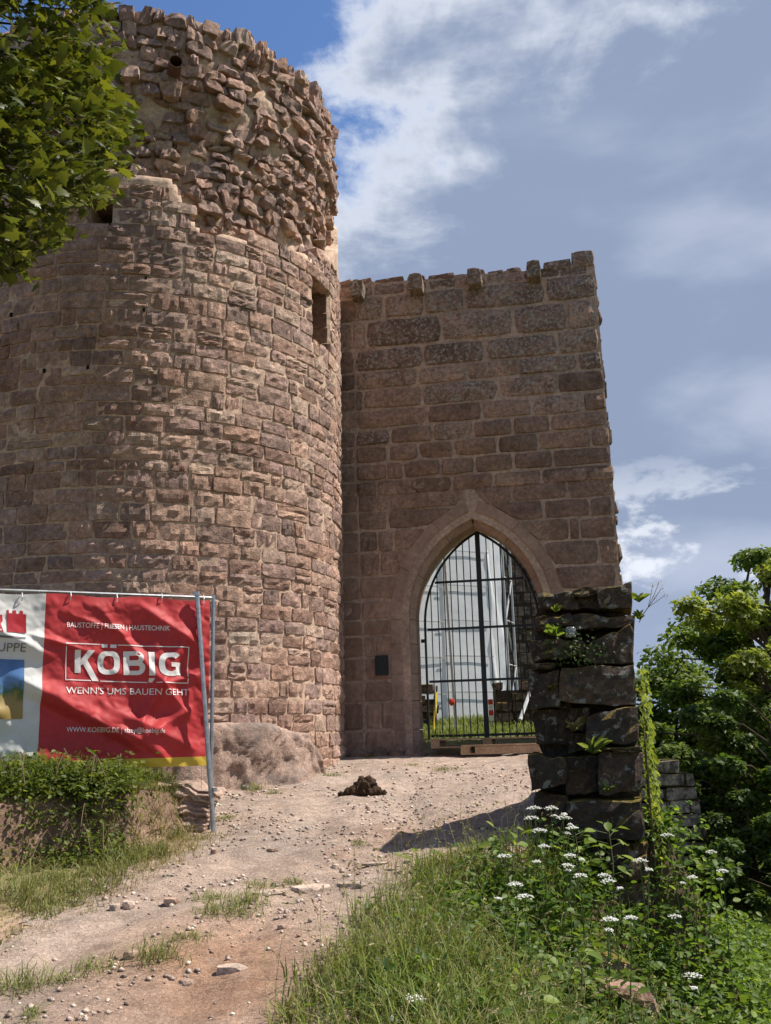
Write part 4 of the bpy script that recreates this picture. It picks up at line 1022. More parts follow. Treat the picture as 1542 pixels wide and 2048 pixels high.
    plate(P5((-20, 175), (8, 178), (10, 205), (2, 218), (12, 255), (-6, 254), (-20, 220)), 'print_red', 'emblem'); plate(P5((-60, 265), (110, 277), (110, 286), (-60, 274)), 'print_grey', 'rule')
    T('UPPE', -14, 110, 337, 341, 34, 'print_grey', 0.)
    plate(P5((-140, 365), (106, 375), (98, 634), (-140, 640)), 'picture', 'printed_picture')
    # eyelets and ties along the head
    for px in (43, 140, 232, 322, 405):
        u, v = bpix(px, 1199+px*.012); V, F = tube([bmap(np.array(u), np.array(v+.075), .01), bmap(np.array(u+.004), np.array(v+.03), .03), bmap(np.array(u), np.array(v-.012), .012)], .006, 5); part('tie', V, F, 'plastic_white', B)
    # fence panel carrying it
    Fp = thing('site_fence', 'galvanised construction fence panel carrying the banner', 'fence', (BR[0]-BD[0]*1.6, BR[1]-BD[1]*1.6, 1.1)); n = -.035
    zt, zb = BZ1+.035, 1.02
    P = lambda u, z, nn=n: (BR[0]+u*BD[0]+nn*BN[0], BR[1]+u*BD[1]+nn*BN[1], z)
    for z in (zt, zb+.12): V, F = tube([P(-3.5, z), P(.06, z)], .016, 7); part('rail', V, F, 'steel', Fp)
    for u in (-3.5, .06): V, F = tube([P(u, GZ(*P(u, 0)[:2])-.03), P(u, zt+.03)], .020, 8); part('post', V, F, 'steel', Fp)
    for u in np.arange(-3.4, .05, .12): V, F = tube([P(u, zb+.12, n-.012), P(u, zt, n-.012)], .0022, 4); part('wire', V, F, 'steel', Fp)
    # leaning scaffold tube in front
    a = atY(428, 1658, 10.35); a[2] = GZ(a[0], a[1])-.02; b = atY(394, 1188, 10.36); t = thing('leaning_tube', 'galvanised scaffold tube standing in front of the banner end', 'pole', a)
    V, F = tube([a, b], .0255, 12); part('tube', V, F, 'steel', t, smooth=False)
    V, F = tube([b+[0, 0, -.02], b+[0, 0, .025]], .031, 10); part('end_cap', V, F, 'steel', t); V, F = tube([a+[0, 0, .42], a+[-.003, 0, .46]], .031, 10); part('collar', V, F, 'steel', t)
build_banner()


# ------------------------------------------------------------------ small things on the path
def build_path_things():
    rng = np.random.default_rng(77)
    def gpix(px, py):
        d = ray(px, py); Y = np.arange(3.5, 20, .02); P = np.array([0, 0, EYE])+d*(Y/d[1])[:, None]
        k = np.nonzero(P[:, 2] <= height(P[:, 0], P[:, 1]))[0]
        return P[k[0]] if len(k) else np.array([0, 0, EYE])+d*(12/d[1])
    tmpl = bmesh.new(); bmesh.ops.create_icosphere(tmpl, subdivisions=2, radius=1); SV = np.array([v.co[:] for v in tmpl.verts]); SF = [[v.index for v in f.verts] for f in tmpl.faces]; tmpl.free()
    def lump(c, size, seed, mat, tint, name, label, cat, group=None, amp=.35, flat=False, rot=0.):
        V = SV*(1+amp*fbm(SV+seed*7.3, 1.3, 3, seed))[:, None]
        if flat: V[:, 2] = np.clip(V[:, 2], -.6, .55)
        V = V*np.asarray(size); ca, sa = math.cos(rot), math.sin(rot); V = np.stack([V[:, 0]*ca-V[:, 1]*sa, V[:, 0]*sa+V[:, 1]*ca, V[:, 2]], -1)
        return tag(part(name, V+c, SF, mat, None, tint, False), label, cat, group)
    # dung heap: several clods that lie as one pile
    c = gpix(728, 1590); h = thing('dung_heap', 'dark brown heap of dung on the path before the gate', 'dung', c)
    for i, (dx, dy, dz, s) in enumerate(((0, 0, .06, .11), (.07, .02, .13, .08), (-.12, .0, .035, .09), (.16, -.02, .03, .065), (-.2, .03, .02, .06), (.08, -.07, .03, .07), (.02, -.06, .11, .07), (-.07, .02, .11, .06), (.24, 0, .015, .04), (-.28, .0, .012, .04), (.1, .05, .09, .07), (-.03, .04, .16, .05))):
        V = SV*(1+.5*fbm(SV+i*3.1, 1.8, 3, i))[:, None]*s; part('clod', V+c+[dx, dy, dz], SF, 'dung', h)
    labs = ['broad flat pale slab at the right edge of the path', 'smaller flat slab right of the broad slab near the grass', 'thin flat stone on the path above the slabs', 'stone half sunk left of the green tuft in mid path', 'dark angular stone left of mid path', 'pale angular stone among rubble left of mid path', 'brown stone at lower left of the path', 'pale broken stone by the dry grass at the bottom', 'dark stone by the foot of the leaning tube', 'small upright pebble stone right of mid path', 'reddish stone lowest on the path', 'dark stone above the red clay patch', 'stone by the rut in mid path', 'round stone left of the rubble strip', 'flat stone in the upper path below the dung']
    spec = [(620, 1783, .17, .12, .045, 0), (700, 1775, .12, .09, .04, 0), (752, 1731, .14, .07, .025, 0), (535, 1790, .13, .08, .03, 0), (343, 1810, .06, .05, .05, 1), (258, 1817, .055, .05, .055, 0), (262, 1917, .05, .045, .045, 1), (462, 1945, .10, .06, .04, 0), (428, 1710, .035, .03, .05, 1), (672, 1740, .03, .03, .05, 0), (373, 1970, .045, .04, .03, 1), (565, 1858, .04, .035, .03, 1), (545, 1704, .05, .04, .035, 1), (230, 1822, .04, .04, .05, 0), (780, 1660, .1, .05, .02, 0)]
    for i, (px, py, a, b, cz, k) in enumerate(spec):
        p = gpix(px, py); lump(p+[0, 0, cz*.45], (a, b, cz), i+3, 'bedrock', (.52, .40, .32) if k == 0 else (.36, .25, .19), 'path_stone', labs[i], 'stone', 'stones on the path', .25, True, rng.random()*.6)
    # scattered pebbles
    n = 16000; y = 4.6+10.4*rng.random(n)**1.1; lo = np.interp(y, *XPL)-.4; hi = np.interp(y, *XPR)+.1; x = lo+(hi-lo)*rng.random(n)
    keep = fbm2(x, y, 1.1, 3, 55)+.35*rng.normal(size=n) > .05; strip = np.abs(x-(-.95+(y-7.6)*.45)) < .35; keep |= strip & (rng.random(n) < .5); x, y = x[keep], y[keep]; n = len(x)
    z = height(x, y); s = (.004+.022*rng.random(n)**5)*(1+.2*(y-6)/6); IV = np.array([[1, 0, -.1], [.2, .9, 0], [-.8, .5, .1], [-.7, -.7, 0], [.4, -.9, .05], [.1, .1, .62], [0, 0, -.6]]); IF = np.array([[0, 1, 5], [1, 2, 5], [2, 3, 5], [3, 4, 5], [4, 0, 5], [1, 0, 6], [2, 1, 6], [3, 2, 6], [4, 3, 6], [0, 4, 6]])
    A, B, N = frames(np.stack([rng.normal(0, .3, n), rng.normal(0, .3, n), np.ones(n)], -1), rng); V, F = scatter(IV, IF, np.stack([x, y, z+s*.25+.006], -1), A, B, N, s)
    t = np.where(rng.random(n)[:, None] < .8, np.array([.54, .42, .34]), np.array([.34, .235, .18]))*(1+rng.normal(0, .18, (n, 1))); tag(part('pebbles', V, F, 'bedrock', None, np.repeat(t, 7, 0).clip(.05, .6)), 'loose pebbles and grit scattered over the path', 'pebbles', kind='stuff')
    # plank, tube and bottle by the fence foot
    a, b = gpix(372, 1550), gpix(480, 1573); tg = MB(); d = (b-a)/np.linalg.norm(b-a); sd = np.cross(d, [0, 0, 1]); sd /= np.linalg.norm(sd); ax = np.array([d, sd, np.cross(sd, d)])
    tg.box((a+b)/2+[0, 0, .035], (np.linalg.norm(b-a), .07, .03), ax); tag(tg.build('plank', 'wood'), 'narrow board lying behind the leaning tube', 'plank')
    a, b = gpix(420, 1572), gpix(497, 1580); V, F = tube([a+[0, 0, .03], b+[0, 0, .03]], .02, 8); tag(part('steel_tube', V, F, 'galv'), 'short grey tube lying right of the leaning tube', 'tube')
    c = gpix(486, 1572); bt = thing('plastic_bottle', 'crumpled clear plastic bottle lying by the tube end', 'bottle', c); pts = [c+[-.11, -.05, .06], c+[-.09, -.05, .06], c+[.05, -.04, .06], c+[.09, -.04, .062], c+[.115, -.04, .063]]
    V, F = tube(pts, [.03, .045, .043, .02, .016], 10); V = V+.006*fbm(V, 18, 2, 3)[:, None]; part('bottle_body', V, F, 'clear_glass', bt, smooth=True); V, F = tube([pts[-1], pts[-1]+np.array([.02, 0, 0])], .019, 10); part('cap', V, F, 'plastic_white', bt)
    # jar on the ruined wall
    j = atY(1142, 1275, SY-.06); jr = thing('glass_jar', 'small clear glass jar standing on the ruined wall ledge', 'jar', j); n = 14; pr = [(.0, .0), (.048, .0), (.052, .015), (.052, .085), (.045, .1), (.041, .1), (.047, .08), (.047, .02), (0, .012)]; a = np.arange(n)*2*math.pi/n
    V = np.array([[j[0]+r*math.cos(q), j[1]+r*math.sin(q), j[2]+z] for r, z in pr for q in a]); F = [[i*n+k, i*n+(k+1) % n, (i+1)*n+(k+1) % n, (i+1)*n+k] for i in range(len(pr)-1) for k in range(n)]; part('jar_glass', V, F, 'clear_glass', jr, smooth=True)
    MB().tube([j+[0, 0, .014], j+[0, 0, .035]], .045, 12).build('candle_wax', 'petal', jr)
    return gpix
GPIX = build_path_things()


# ------------------------------------------------------------------ grass and weeds
def blades(x, y, h, w, rng, c0, c1, lean=.45, z=None, tipc=None):
    n = len(x); z = height(x, y) if z is None else z
    a = rng.random(n)*2*math.pi; ld = np.stack([np.cos(a), np.sin(a), 0*a], -1); b = a+math.pi/2+rng.normal(0, .5, n); sd = np.stack([np.cos(b), np.sin(b), 0*b], -1)*(w/2)[:, None]
    L = lean*(.2+rng.random(n)*1.2); P0 = np.stack([x, y, z-.01], -1); up = np.array([0, 0, 1.])
    P1 = P0+up*(h*.5)[:, None]+ld*(h*L*.28)[:, None]; P2 = P0+up*(h*(.88-.22*L))[:, None]+ld*(h*L*.75)[:, None]; P3 = P0+up*(h*(1.02-.5*L))[:, None]+ld*(h*L*1.25)[:, None]
    V = np.stack([P0-sd, P0+sd, P1-sd*.9, P1+sd*.9, P2-sd*.55, P2+sd*.55, P3], 1).reshape(-1, 3)
    T = np.array([[0, 1, 3], [0, 3, 2], [2, 3, 5], [2, 5, 4], [4, 5, 6]]); F = (T[None]+(np.arange(n)*7)[:, None, None]).reshape(-1, 3)
    return V, F, np.repeat(leaftint(rng, n, c0, c1, .16), 7, 0)
def join(parts):
    V = []; F = []; T = []; k = 0
    for v, f, t in parts: V.append(v); F.append(f+k); T.append(t); k += len(v)
    return np.concatenate(V), np.concatenate(F), np.concatenate(T)
G0, G1 = (.10, .145, .026), (.23, .265, .065); DRY0, DRY1 = (.30, .25, .12), (.22, .20, .085)


def build_grass():
    rng = np.random.default_rng(4); ps = []
    def region(n, x0, x1, y0, y1, mask, hf, w, c0, c1, lean=.5):
        x = x0+(x1-x0)*rng.random(n); y = y0+(y1-y0)*rng.random(n); k = mask(x, y); x, y = x[k], y[k]; h = hf(x, y)*(.55+.7*rng.random(len(x)))
        return blades(x, y, h, np.full(len(x), w)*(.7+.6*rng.random(len(x))), rng, c0, c1, lean)
    dv = lambda x, y: x-np.interp(y, *XPR)
    verge = lambda x, y: (dv(x, y)+.2*fbm2(x, y, 1.8, 3, 21) > .02+.22*rng.random(len(x))) & (x < xr(y)+.5)
    def hv(x, y): return np.where((x > .19*y) & (y > 7.6), .45, 1)*(.15+.20*sstep(0, .8, dv(x, y)))*(1+.45*fbm2(x, y, 1.1, 2, 61))
    ps.append(region(38000, -1.2, 4.2, 4.0, 12.6, verge, hv, .0085, G0, G1, .65))
    ps.append(region(24000, -1.2, 4.2, 4.0, 11.6, lambda x, y: verge(x, y) & (fbm2(x, y, .9, 3, 66) > -.1), hv, .006, DRY0, DRY1, .8))
    V, F, T = join(ps); tag(part('verge_grass', V, F, 'grass', None, T), 'long green and straw grass on the verge right of the path', 'grass', kind='stuff')
    # seeding stalks
    x = -1.1+3.4*rng.random(900); y = 4.6+5.2*rng.random(900); k = verge(x, y); x, y = x[k], y[k]; n = len(x); h = .42+.25*rng.random(n); v1 = blades(x, y, h, np.full(n, .0045), rng, (.25, .24, .10), (.20, .22, .08), .35)
    tip = v1[0].reshape(-1, 7, 3)[:, 6]; d = tip-v1[0].reshape(-1, 7, 3)[:, 4]; A, B, N = frames(rng.normal(size=(n, 3)), rng); d /= np.linalg.norm(d, axis=1)[:, None]
    rp = np.repeat(tip, 5, 0)-np.repeat(d, 5, 0)*(rng.random(n*5)*.07)[:, None]+rng.normal(0, .006, (n*5, 3)); A, B, N = frames(rng.normal(size=(n*5, 3)), rng, None); B = np.repeat(d, 5, 0); A = np.cross(B, rng.normal(size=B.shape)); A /= np.linalg.norm(A, axis=1)[:, None]; N = np.cross(A, B)
    hv2, hf = scatter(QLEAF[0]*[.5, 1, 1], QLEAF[1], rp, A, B, N, .03); V, F, T = join([v1, (hv2, hf, np.repeat(leaftint(rng, n*5, (.33, .29, .15), (.26, .24, .11)), 4, 0))])
    tag(part('seeding_grass', V, F, 'grass', None, T), 'thin seed stalks rising from the verge grass', 'grass', kind='stuff')
    # left side: bank crest, foot, dry margin
    ps = []; s_ = lambda x, y: np.interp(y, *XBF)-x
    ps.append(region(30000, -6.5, -2.0, 8.2, 11.4, lambda x, y: (s_(x, y) > .3+.2*fbm2(x, y, 2, 2, 5)) & (s_(x, y) < 2.6) & (fbm2(x, y, 1.3, 2, 8) > -.45), lambda x, y: .27+.14*fbm2(x, y, 1.5, 2, 3)+.0*x, .008, G0, G1, .75))
    ps.append(region(16000, -5.5, -2.0, 8.0, 10.6, lambda x, y: (s_(x, y) > .02) & (s_(x, y) < .6) & (fbm2(x, y, 2.2, 3, 18) > -.12), lambda x, y: .18+0*x, .007, G0, (.22, .21, .08), 1.0))
    ps.append(region(30000, -5.2, -1.6, 5.2, 10.2, lambda x, y: (np.interp(y, *XPL)-x > -.25+.3*rng.random(len(x))) & ((s_(x, y) < .15) | (y < 8.3)) & (fbm2(x, y, 1.6, 3, 28) > -.3), lambda x, y: .07+.05*fbm2(x, y, 1.5, 2, 3)+0*x, .006, DRY0, DRY1, 1.1))
    ps.append(region(12000, -4.6, -2.0, 5.6, 9.6, lambda x, y: (np.interp(y, *XPL)-x > .0) & (s_(x, y) < .3) & (fbm2(x, y, 1.25, 3, 48) > .34), lambda x, y: .13+.07*fbm2(x, y, 1.5, 2, 3)+0*x, .008, (.11, .15, .03), (.24, .24, .09), .9))
    ps.append(region(16000, -5.5, -2.0, 8.0, 10.9, lambda x, y: (s_(x, y) > .0) & (s_(x, y) < .75) & (fbm2(x, y, 2.6, 3, 118) > -.1), lambda x, y: .15+0*x, .006, DRY0, (.26, .24, .11), 1.5))
    V, F, T = join(ps); tag(part('bank_grass', V, F, 'grass', None, T), 'green and dry grass over the earth bank on the left', 'grass', kind='stuff')
    # lawn beyond the ruined wall and slope
    ps = [region(60000, 2.2, 13, 7.5, 24, lambda x, y: (x > xr(y)+.3), lambda x, y: .22+.08*fbm2(x, y, .8, 2, 3)+0*x, .016, (.115, .165, .03), (.21, .25, .06), .7)]
    V, F, T = join(ps); tag(part('meadow_grass', V, F, 'grass', None, T), 'sunlit meadow grass right of the ruined wall', 'grass', kind='stuff')
    ps = [region(9000, -1.5, 4.5, 17.1, 21.5, lambda x, y: fbm2(x, y, 1., 2, 3) > -.3, lambda x, y: .14+0*x, .012, G0, G1, .6)]
    V, F, T = join(ps); tag(part('courtyard_grass', V, F, 'grass', None, T), 'short grass in the courtyard behind the gate', 'grass', kind='stuff')
    # tufts on the path: one thing each
    tufts = [(28, 1795, .30, 'lush and dark at the left edge below the bank'), (112, 1762, .15, 'short at the bank foot near the left edge'), (215, 1702, .24, 'tall under the bramble at the bank foot'), (62, 1702, .2, 'thin against the bare earth of the bank'), (335, 1668, .14, 'dry below the layered ledge'), (40, 1985, .17, 'at the far lower left of the path'), (132, 1962, .07, 'low right of the far left tuft'), (195, 1940, .10, 'left of the brown stone in the lower path'), (310, 1920, .16, 'longest in the lower middle of the path'), (380, 1878, .08, 'short, above the longest lower tuft'), (420, 1800, .09, 'small, right of the rubble strip'), (492, 1808, .15, 'bushiest in mid path'), (430, 1830, .12, 'left below the bushiest tuft'), (480, 1830, .08, 'just below the bushiest tuft'), (520, 1775, .07, 'above the bushiest tuft'), (590, 1770, .08, 'left of the broad slab'), (510, 1580, .12, 'right of the plastic bottle'), (548, 1588, .07, 'thin, right of the bottle tuft'), (665, 1553, .07, 'flat and wide near the tower foot'), (893, 1540, .08, 'flat before the gateway'), (825, 1532, .05, 'small, left before the gateway'), (632, 1510, .14, 'leafy at the end of the bedrock ledge'), (740, 1515, .07, 'thin by the wall foot'), (450, 1640, .08, 'leafy beside the leaning tube foot'), (720, 1690, .06, 'sparse in the upper right path'), (60, 2035, .06, 'lowest at the bottom left')]
    for i, (px, py, hh, w) in enumerate(tufts):
        p = GPIX(px, py); n = int(60+500*hh); sp = .05+.5*hh; wide = 1.7 if 'wide' in w or 'flat' in w else 1.2; x = p[0]+rng.normal(0, sp*.55*wide, n); y = p[1]+rng.normal(0, sp*.6, n)
        V, F, T = blades(x, y, hh*(.5+.8*rng.random(n)), np.full(n, .0055), rng, (.13, .17, .04), (.27, .27, .11), 1.25); tag(part('grass_tuft', V, F, 'grass', None, T, base=True), 'grass tuft on the dirt path, '+w, 'grass tuft', 'tufts on the path')
build_grass()


def herb(pos, hts, rng, leafsize, c0, c1, per=16, spread=.16, tmpl=QLEAF, up=.5):
    """leaf mass: at each position leaves scattered over a small dome of the given height"""
    n = len(pos); P = np.repeat(pos, per, 0); H = np.repeat(hts, per); m = len(P); t = rng.random(m)**.7
    off = rng.normal(0, 1, (m, 2))*np.repeat(np.full(n, spread), per)[:, None]; P = P+np.concatenate([off, (H*t)[:, None]], 1)
    N = np.concatenate([rng.normal(0, .55, (m, 2)), np.full((m, 1), up+.4)], 1)
    A, B, N = frames(N, rng); s = leafsize*(.6+.8*rng.random(m)); V, F = scatter(tmpl[0], tmpl[1], P, A, B, N, s)
    return V, F, np.repeat(leaftint(rng, m, c0, c1, .2), len(tmpl[0]), 0)


def build_weeds():
    rng = np.random.default_rng(14)
    def pts(n, x0, x1, y0, y1, mask):
        x = x0+(x1-x0)*rng.random(n); y = y0+(y1-y0)*rng.random(n); k = mask(x, y); x, y = x[k], y[k]; return np.stack([x, y, height(x, y)], -1)
    dv = lambda x, y: x-np.interp(y, *XPR)
    lo0, lo1 = (.055, .115, .018), (.15, .225, .04)
    # creeping herbs over the verge and round the wall foot
    p = pts(1500, -.6, 3.2, 4.2, 11.5, lambda x, y: (dv(x, y) > .35) & (x < xr(y)+.2) & (fbm2(x, y, 1.1, 3, 81) > -.05)); h = (.10+.2*rng.random(len(p)))*np.where((p[:, 0] > .19*p[:, 1]) & (p[:, 1] > 7.6), .35, 1)
    a = herb(p, h, rng, .052, lo0, lo1, 26, .12, LEAF)
    p2 = pts(420, .5, 2.8, 7.4, 10.2, lambda x, y: (dv(x, y) > .5) & (x < xr(y)-.05)); h2 = (.12+.28*rng.random(len(p2)))*np.where(p2[:, 0] > .185*p2[:, 1], .3, 1); b = herb(p2, h2, rng, .06, lo0, lo1, 34, .13, LEAF)
    V, F, T = join([a, b]); tag(part('ground_herbs', V, F, 'leaf', None, T), 'leafy green weeds crowding the verge before the ruined wall', 'weeds', kind='stuff')
    # slope right of the ruined wall
    p = pts(2200, 2.2, 6.2, 7.2, 15.5, lambda x, y: (x > xr(y)-.9*(y > 11.5)+.05) & (x < xr(y)+1.25+.4*fbm2(x, y, 1, 2, 9))); h = .15+.30*rng.random(len(p)); a = herb(p, h, rng, .07, (.07, .14, .02), (.2, .28, .045), 30, .17, LEAF)
    V, F, T = a; tag(part('slope_herbs', V, F, 'leaf', None, T), 'bright green herbs on the slope right of the ruined wall', 'weeds', kind='stuff')
    # bramble on the left bank
    s_ = lambda x, y: np.interp(y, *XBF)-x
    for lab, (cx0, cx1, cy), m, hh in (('tangled leafy bramble hanging over the earth bank under the banner', (-3.5, -2.62, 9.55), 200, .32), ('low bramble clump at the far left of the bank', (-4.4, -3.3, 8.75), 90, .3), ('small trailing bramble on the bare earth face left of the ledge', (-3.0, -2.55, 9.42), 60, .2)):
        x = cx0+(cx1-cx0)*rng.random(m); y = cy+.22*rng.normal(size=m)+.55*(x-cx0)/(cx1-cx0)*(1 if cx0 > -3.5 else .5)-.25; z = height(x, y); P = np.stack([x, y, z], -1); b = thing('bramble', lab, 'bush', (P[:, 0].mean(), P[:, 1].mean(), P[:, 2].min()))
        V, F, T = herb(P, np.full(m, hh)*(.15+1.0*rng.random(m)**1.5), rng, .045, (.05, .09, .018), (.19, .23, .05), 30, .13, LEAF); part('foliage', V, F, 'leaf', b, T, kind='stuff')
        for q in range(8):
            i = rng.integers(m); a = P[i]; e = a+[rng.normal(0, .2), -.15-.2*rng.random(), .1]; mid = (a+e)/2+[0, 0, .28]; V, F = tube([a, (a+mid)/2+[0, 0, .06], mid, (mid+e)/2+[0, 0, .04], e], .005, 5); part('cane', V, F, 'twig', b)
    # small leafy patch on the lower left face
    p = pts(60, -4.3, -3.2, 8.4, 9.0, lambda x, y: s_(x, y) > -.1)
    # ivy streak down the sunlit side of the ruined wall
    D = np.array([.235, 1, 0]); D /= np.linalg.norm(D); x1 = atY(1277, 1500, SY)[0]+.05; n = 2600; z = -.9+3.2*rng.random(n)**1.2; d = .05+2.2*rng.random(n); k = z < np.interp(d, [0, .5, 1, 1.6, 2.2], [2.3, 2.2, 2.0, 1.7, 1.4]); z, d = z[k], d[k]; n = len(z)
    P = np.array([x1, SY, 0])+D*d[:, None]+np.stack([.02+.10*rng.random(n), 0*z, z], -1); N = np.stack([np.ones(n), rng.normal(-.2, .5, n), .5+rng.normal(0, .4, n)], -1); A, B, N = frames(N, rng)
    iv = thing('ivy', 'yellow green ivy trailing down the sunlit side of the ruined wall', 'ivy', P.min(0)); V, F = scatter(*LEAF, P, A, B, N, .05+.03*rng.random(n)); part('foliage', V, F, 'leaf', iv, np.repeat(leaftint(rng, n, (.13, .19, .03), (.26, .30, .07)), 9, 0), kind='stuff')
    for q in range(5):
        dd = .1+.4*q; V, F = tube([np.array([x1, SY, zz])+D*(dd+.06*math.sin(zz*4+q))+[.02, 0, 0] for zz in np.linspace(-.9, 1.7-.2*q, 9)], .008, 5); part('stem', V, F, 'twig', iv)


build_weeds()


def umbel(px, py, Y, rng, label, lean=0.):
    top = atY(px, py, Y); gx, gy = top[0]-lean*.3+rng.normal(0, .05), top[1]+rng.normal(0, .05); g = np.array([gx, gy, GZ(gx, gy)]); u = thing('white_umbel_plant', label, 'flower', g, 'white umbel flowers round the ruined wall')
    top = top.copy(); top[2] = max(top[2], g[2]+.2); mid = (g+top)/2+[rng.normal(0, .03), 0, .03]
    V, F = tube([g-[0, 0, .02], (g+mid)/2, mid, (mid+top)/2+[.005, 0, 0], top], [.006, .0055, .0045, .004, .003], 5); part('stem', V, F, 'stemgreen', u)
    heads = [(top, .045+.022*rng.random())]
    for q in range(rng.integers(0, 2)): heads.append((top+np.array([rng.normal(0, .10), rng.normal(0, .06), -.03-.08*rng.random()]), .022+.015*rng.random()))
    for hi, (c, R) in enumerate(heads):
        n = 22; r = R*np.sqrt((np.arange(n)+.5)/n); a = np.arange(n)*2.39996; P = c+np.stack([r*np.cos(a), r*np.sin(a), .035-.35*r*r/R+rng.normal(0, .003, n)], -1)
        m = 7; Q = np.repeat(P, m, 0)+np.concatenate([rng.normal(0, R*.075, (n*m, 2)), rng.normal(0, .0025, (n*m, 1))], 1); A, B, N = frames(np.concatenate([rng.normal(0, .5, (n*m, 2)), np.ones((n*m, 1))], 1), rng)
        HX = np.array([[math.cos(k*math.pi/3), math.sin(k*math.pi/3), 0] for k in range(6)]+[[0, 0, .3]]); HF = np.array([[k, (k+1) % 6, 6] for k in range(6)]); V, F = scatter(HX, HF, Q, A, B, N, .0048); h = part('flower_head', V, F, 'petal', u)
        mb = MB(); [mb.tube([c, p], .0012, 3, False) for p in P[::2]]; mb.build('rays', 'stemgreen', h)
        if hi: V, F = tube([mid, (mid+c)/2+[0, 0, .02], c], .003, 4); part('stem', V, F, 'stemgreen', u)
    m = 14; t = .1+.6*rng.random(m); P = g+(top-g)*t[:, None]+rng.normal(0, .06, (m, 3))*[1, 1, .3]; A, B, N = frames(np.concatenate([rng.normal(0, .4, (m, 2)), np.ones((m, 1))], 1), rng); V, F = scatter(*LEAF, P, A, B, N, .06+.05*rng.random(m)); part('leaves', V, F, 'leaf', u, np.repeat(leaftint(rng, m, (.06, .12, .02), (.13, .2, .035)), 9, 0))


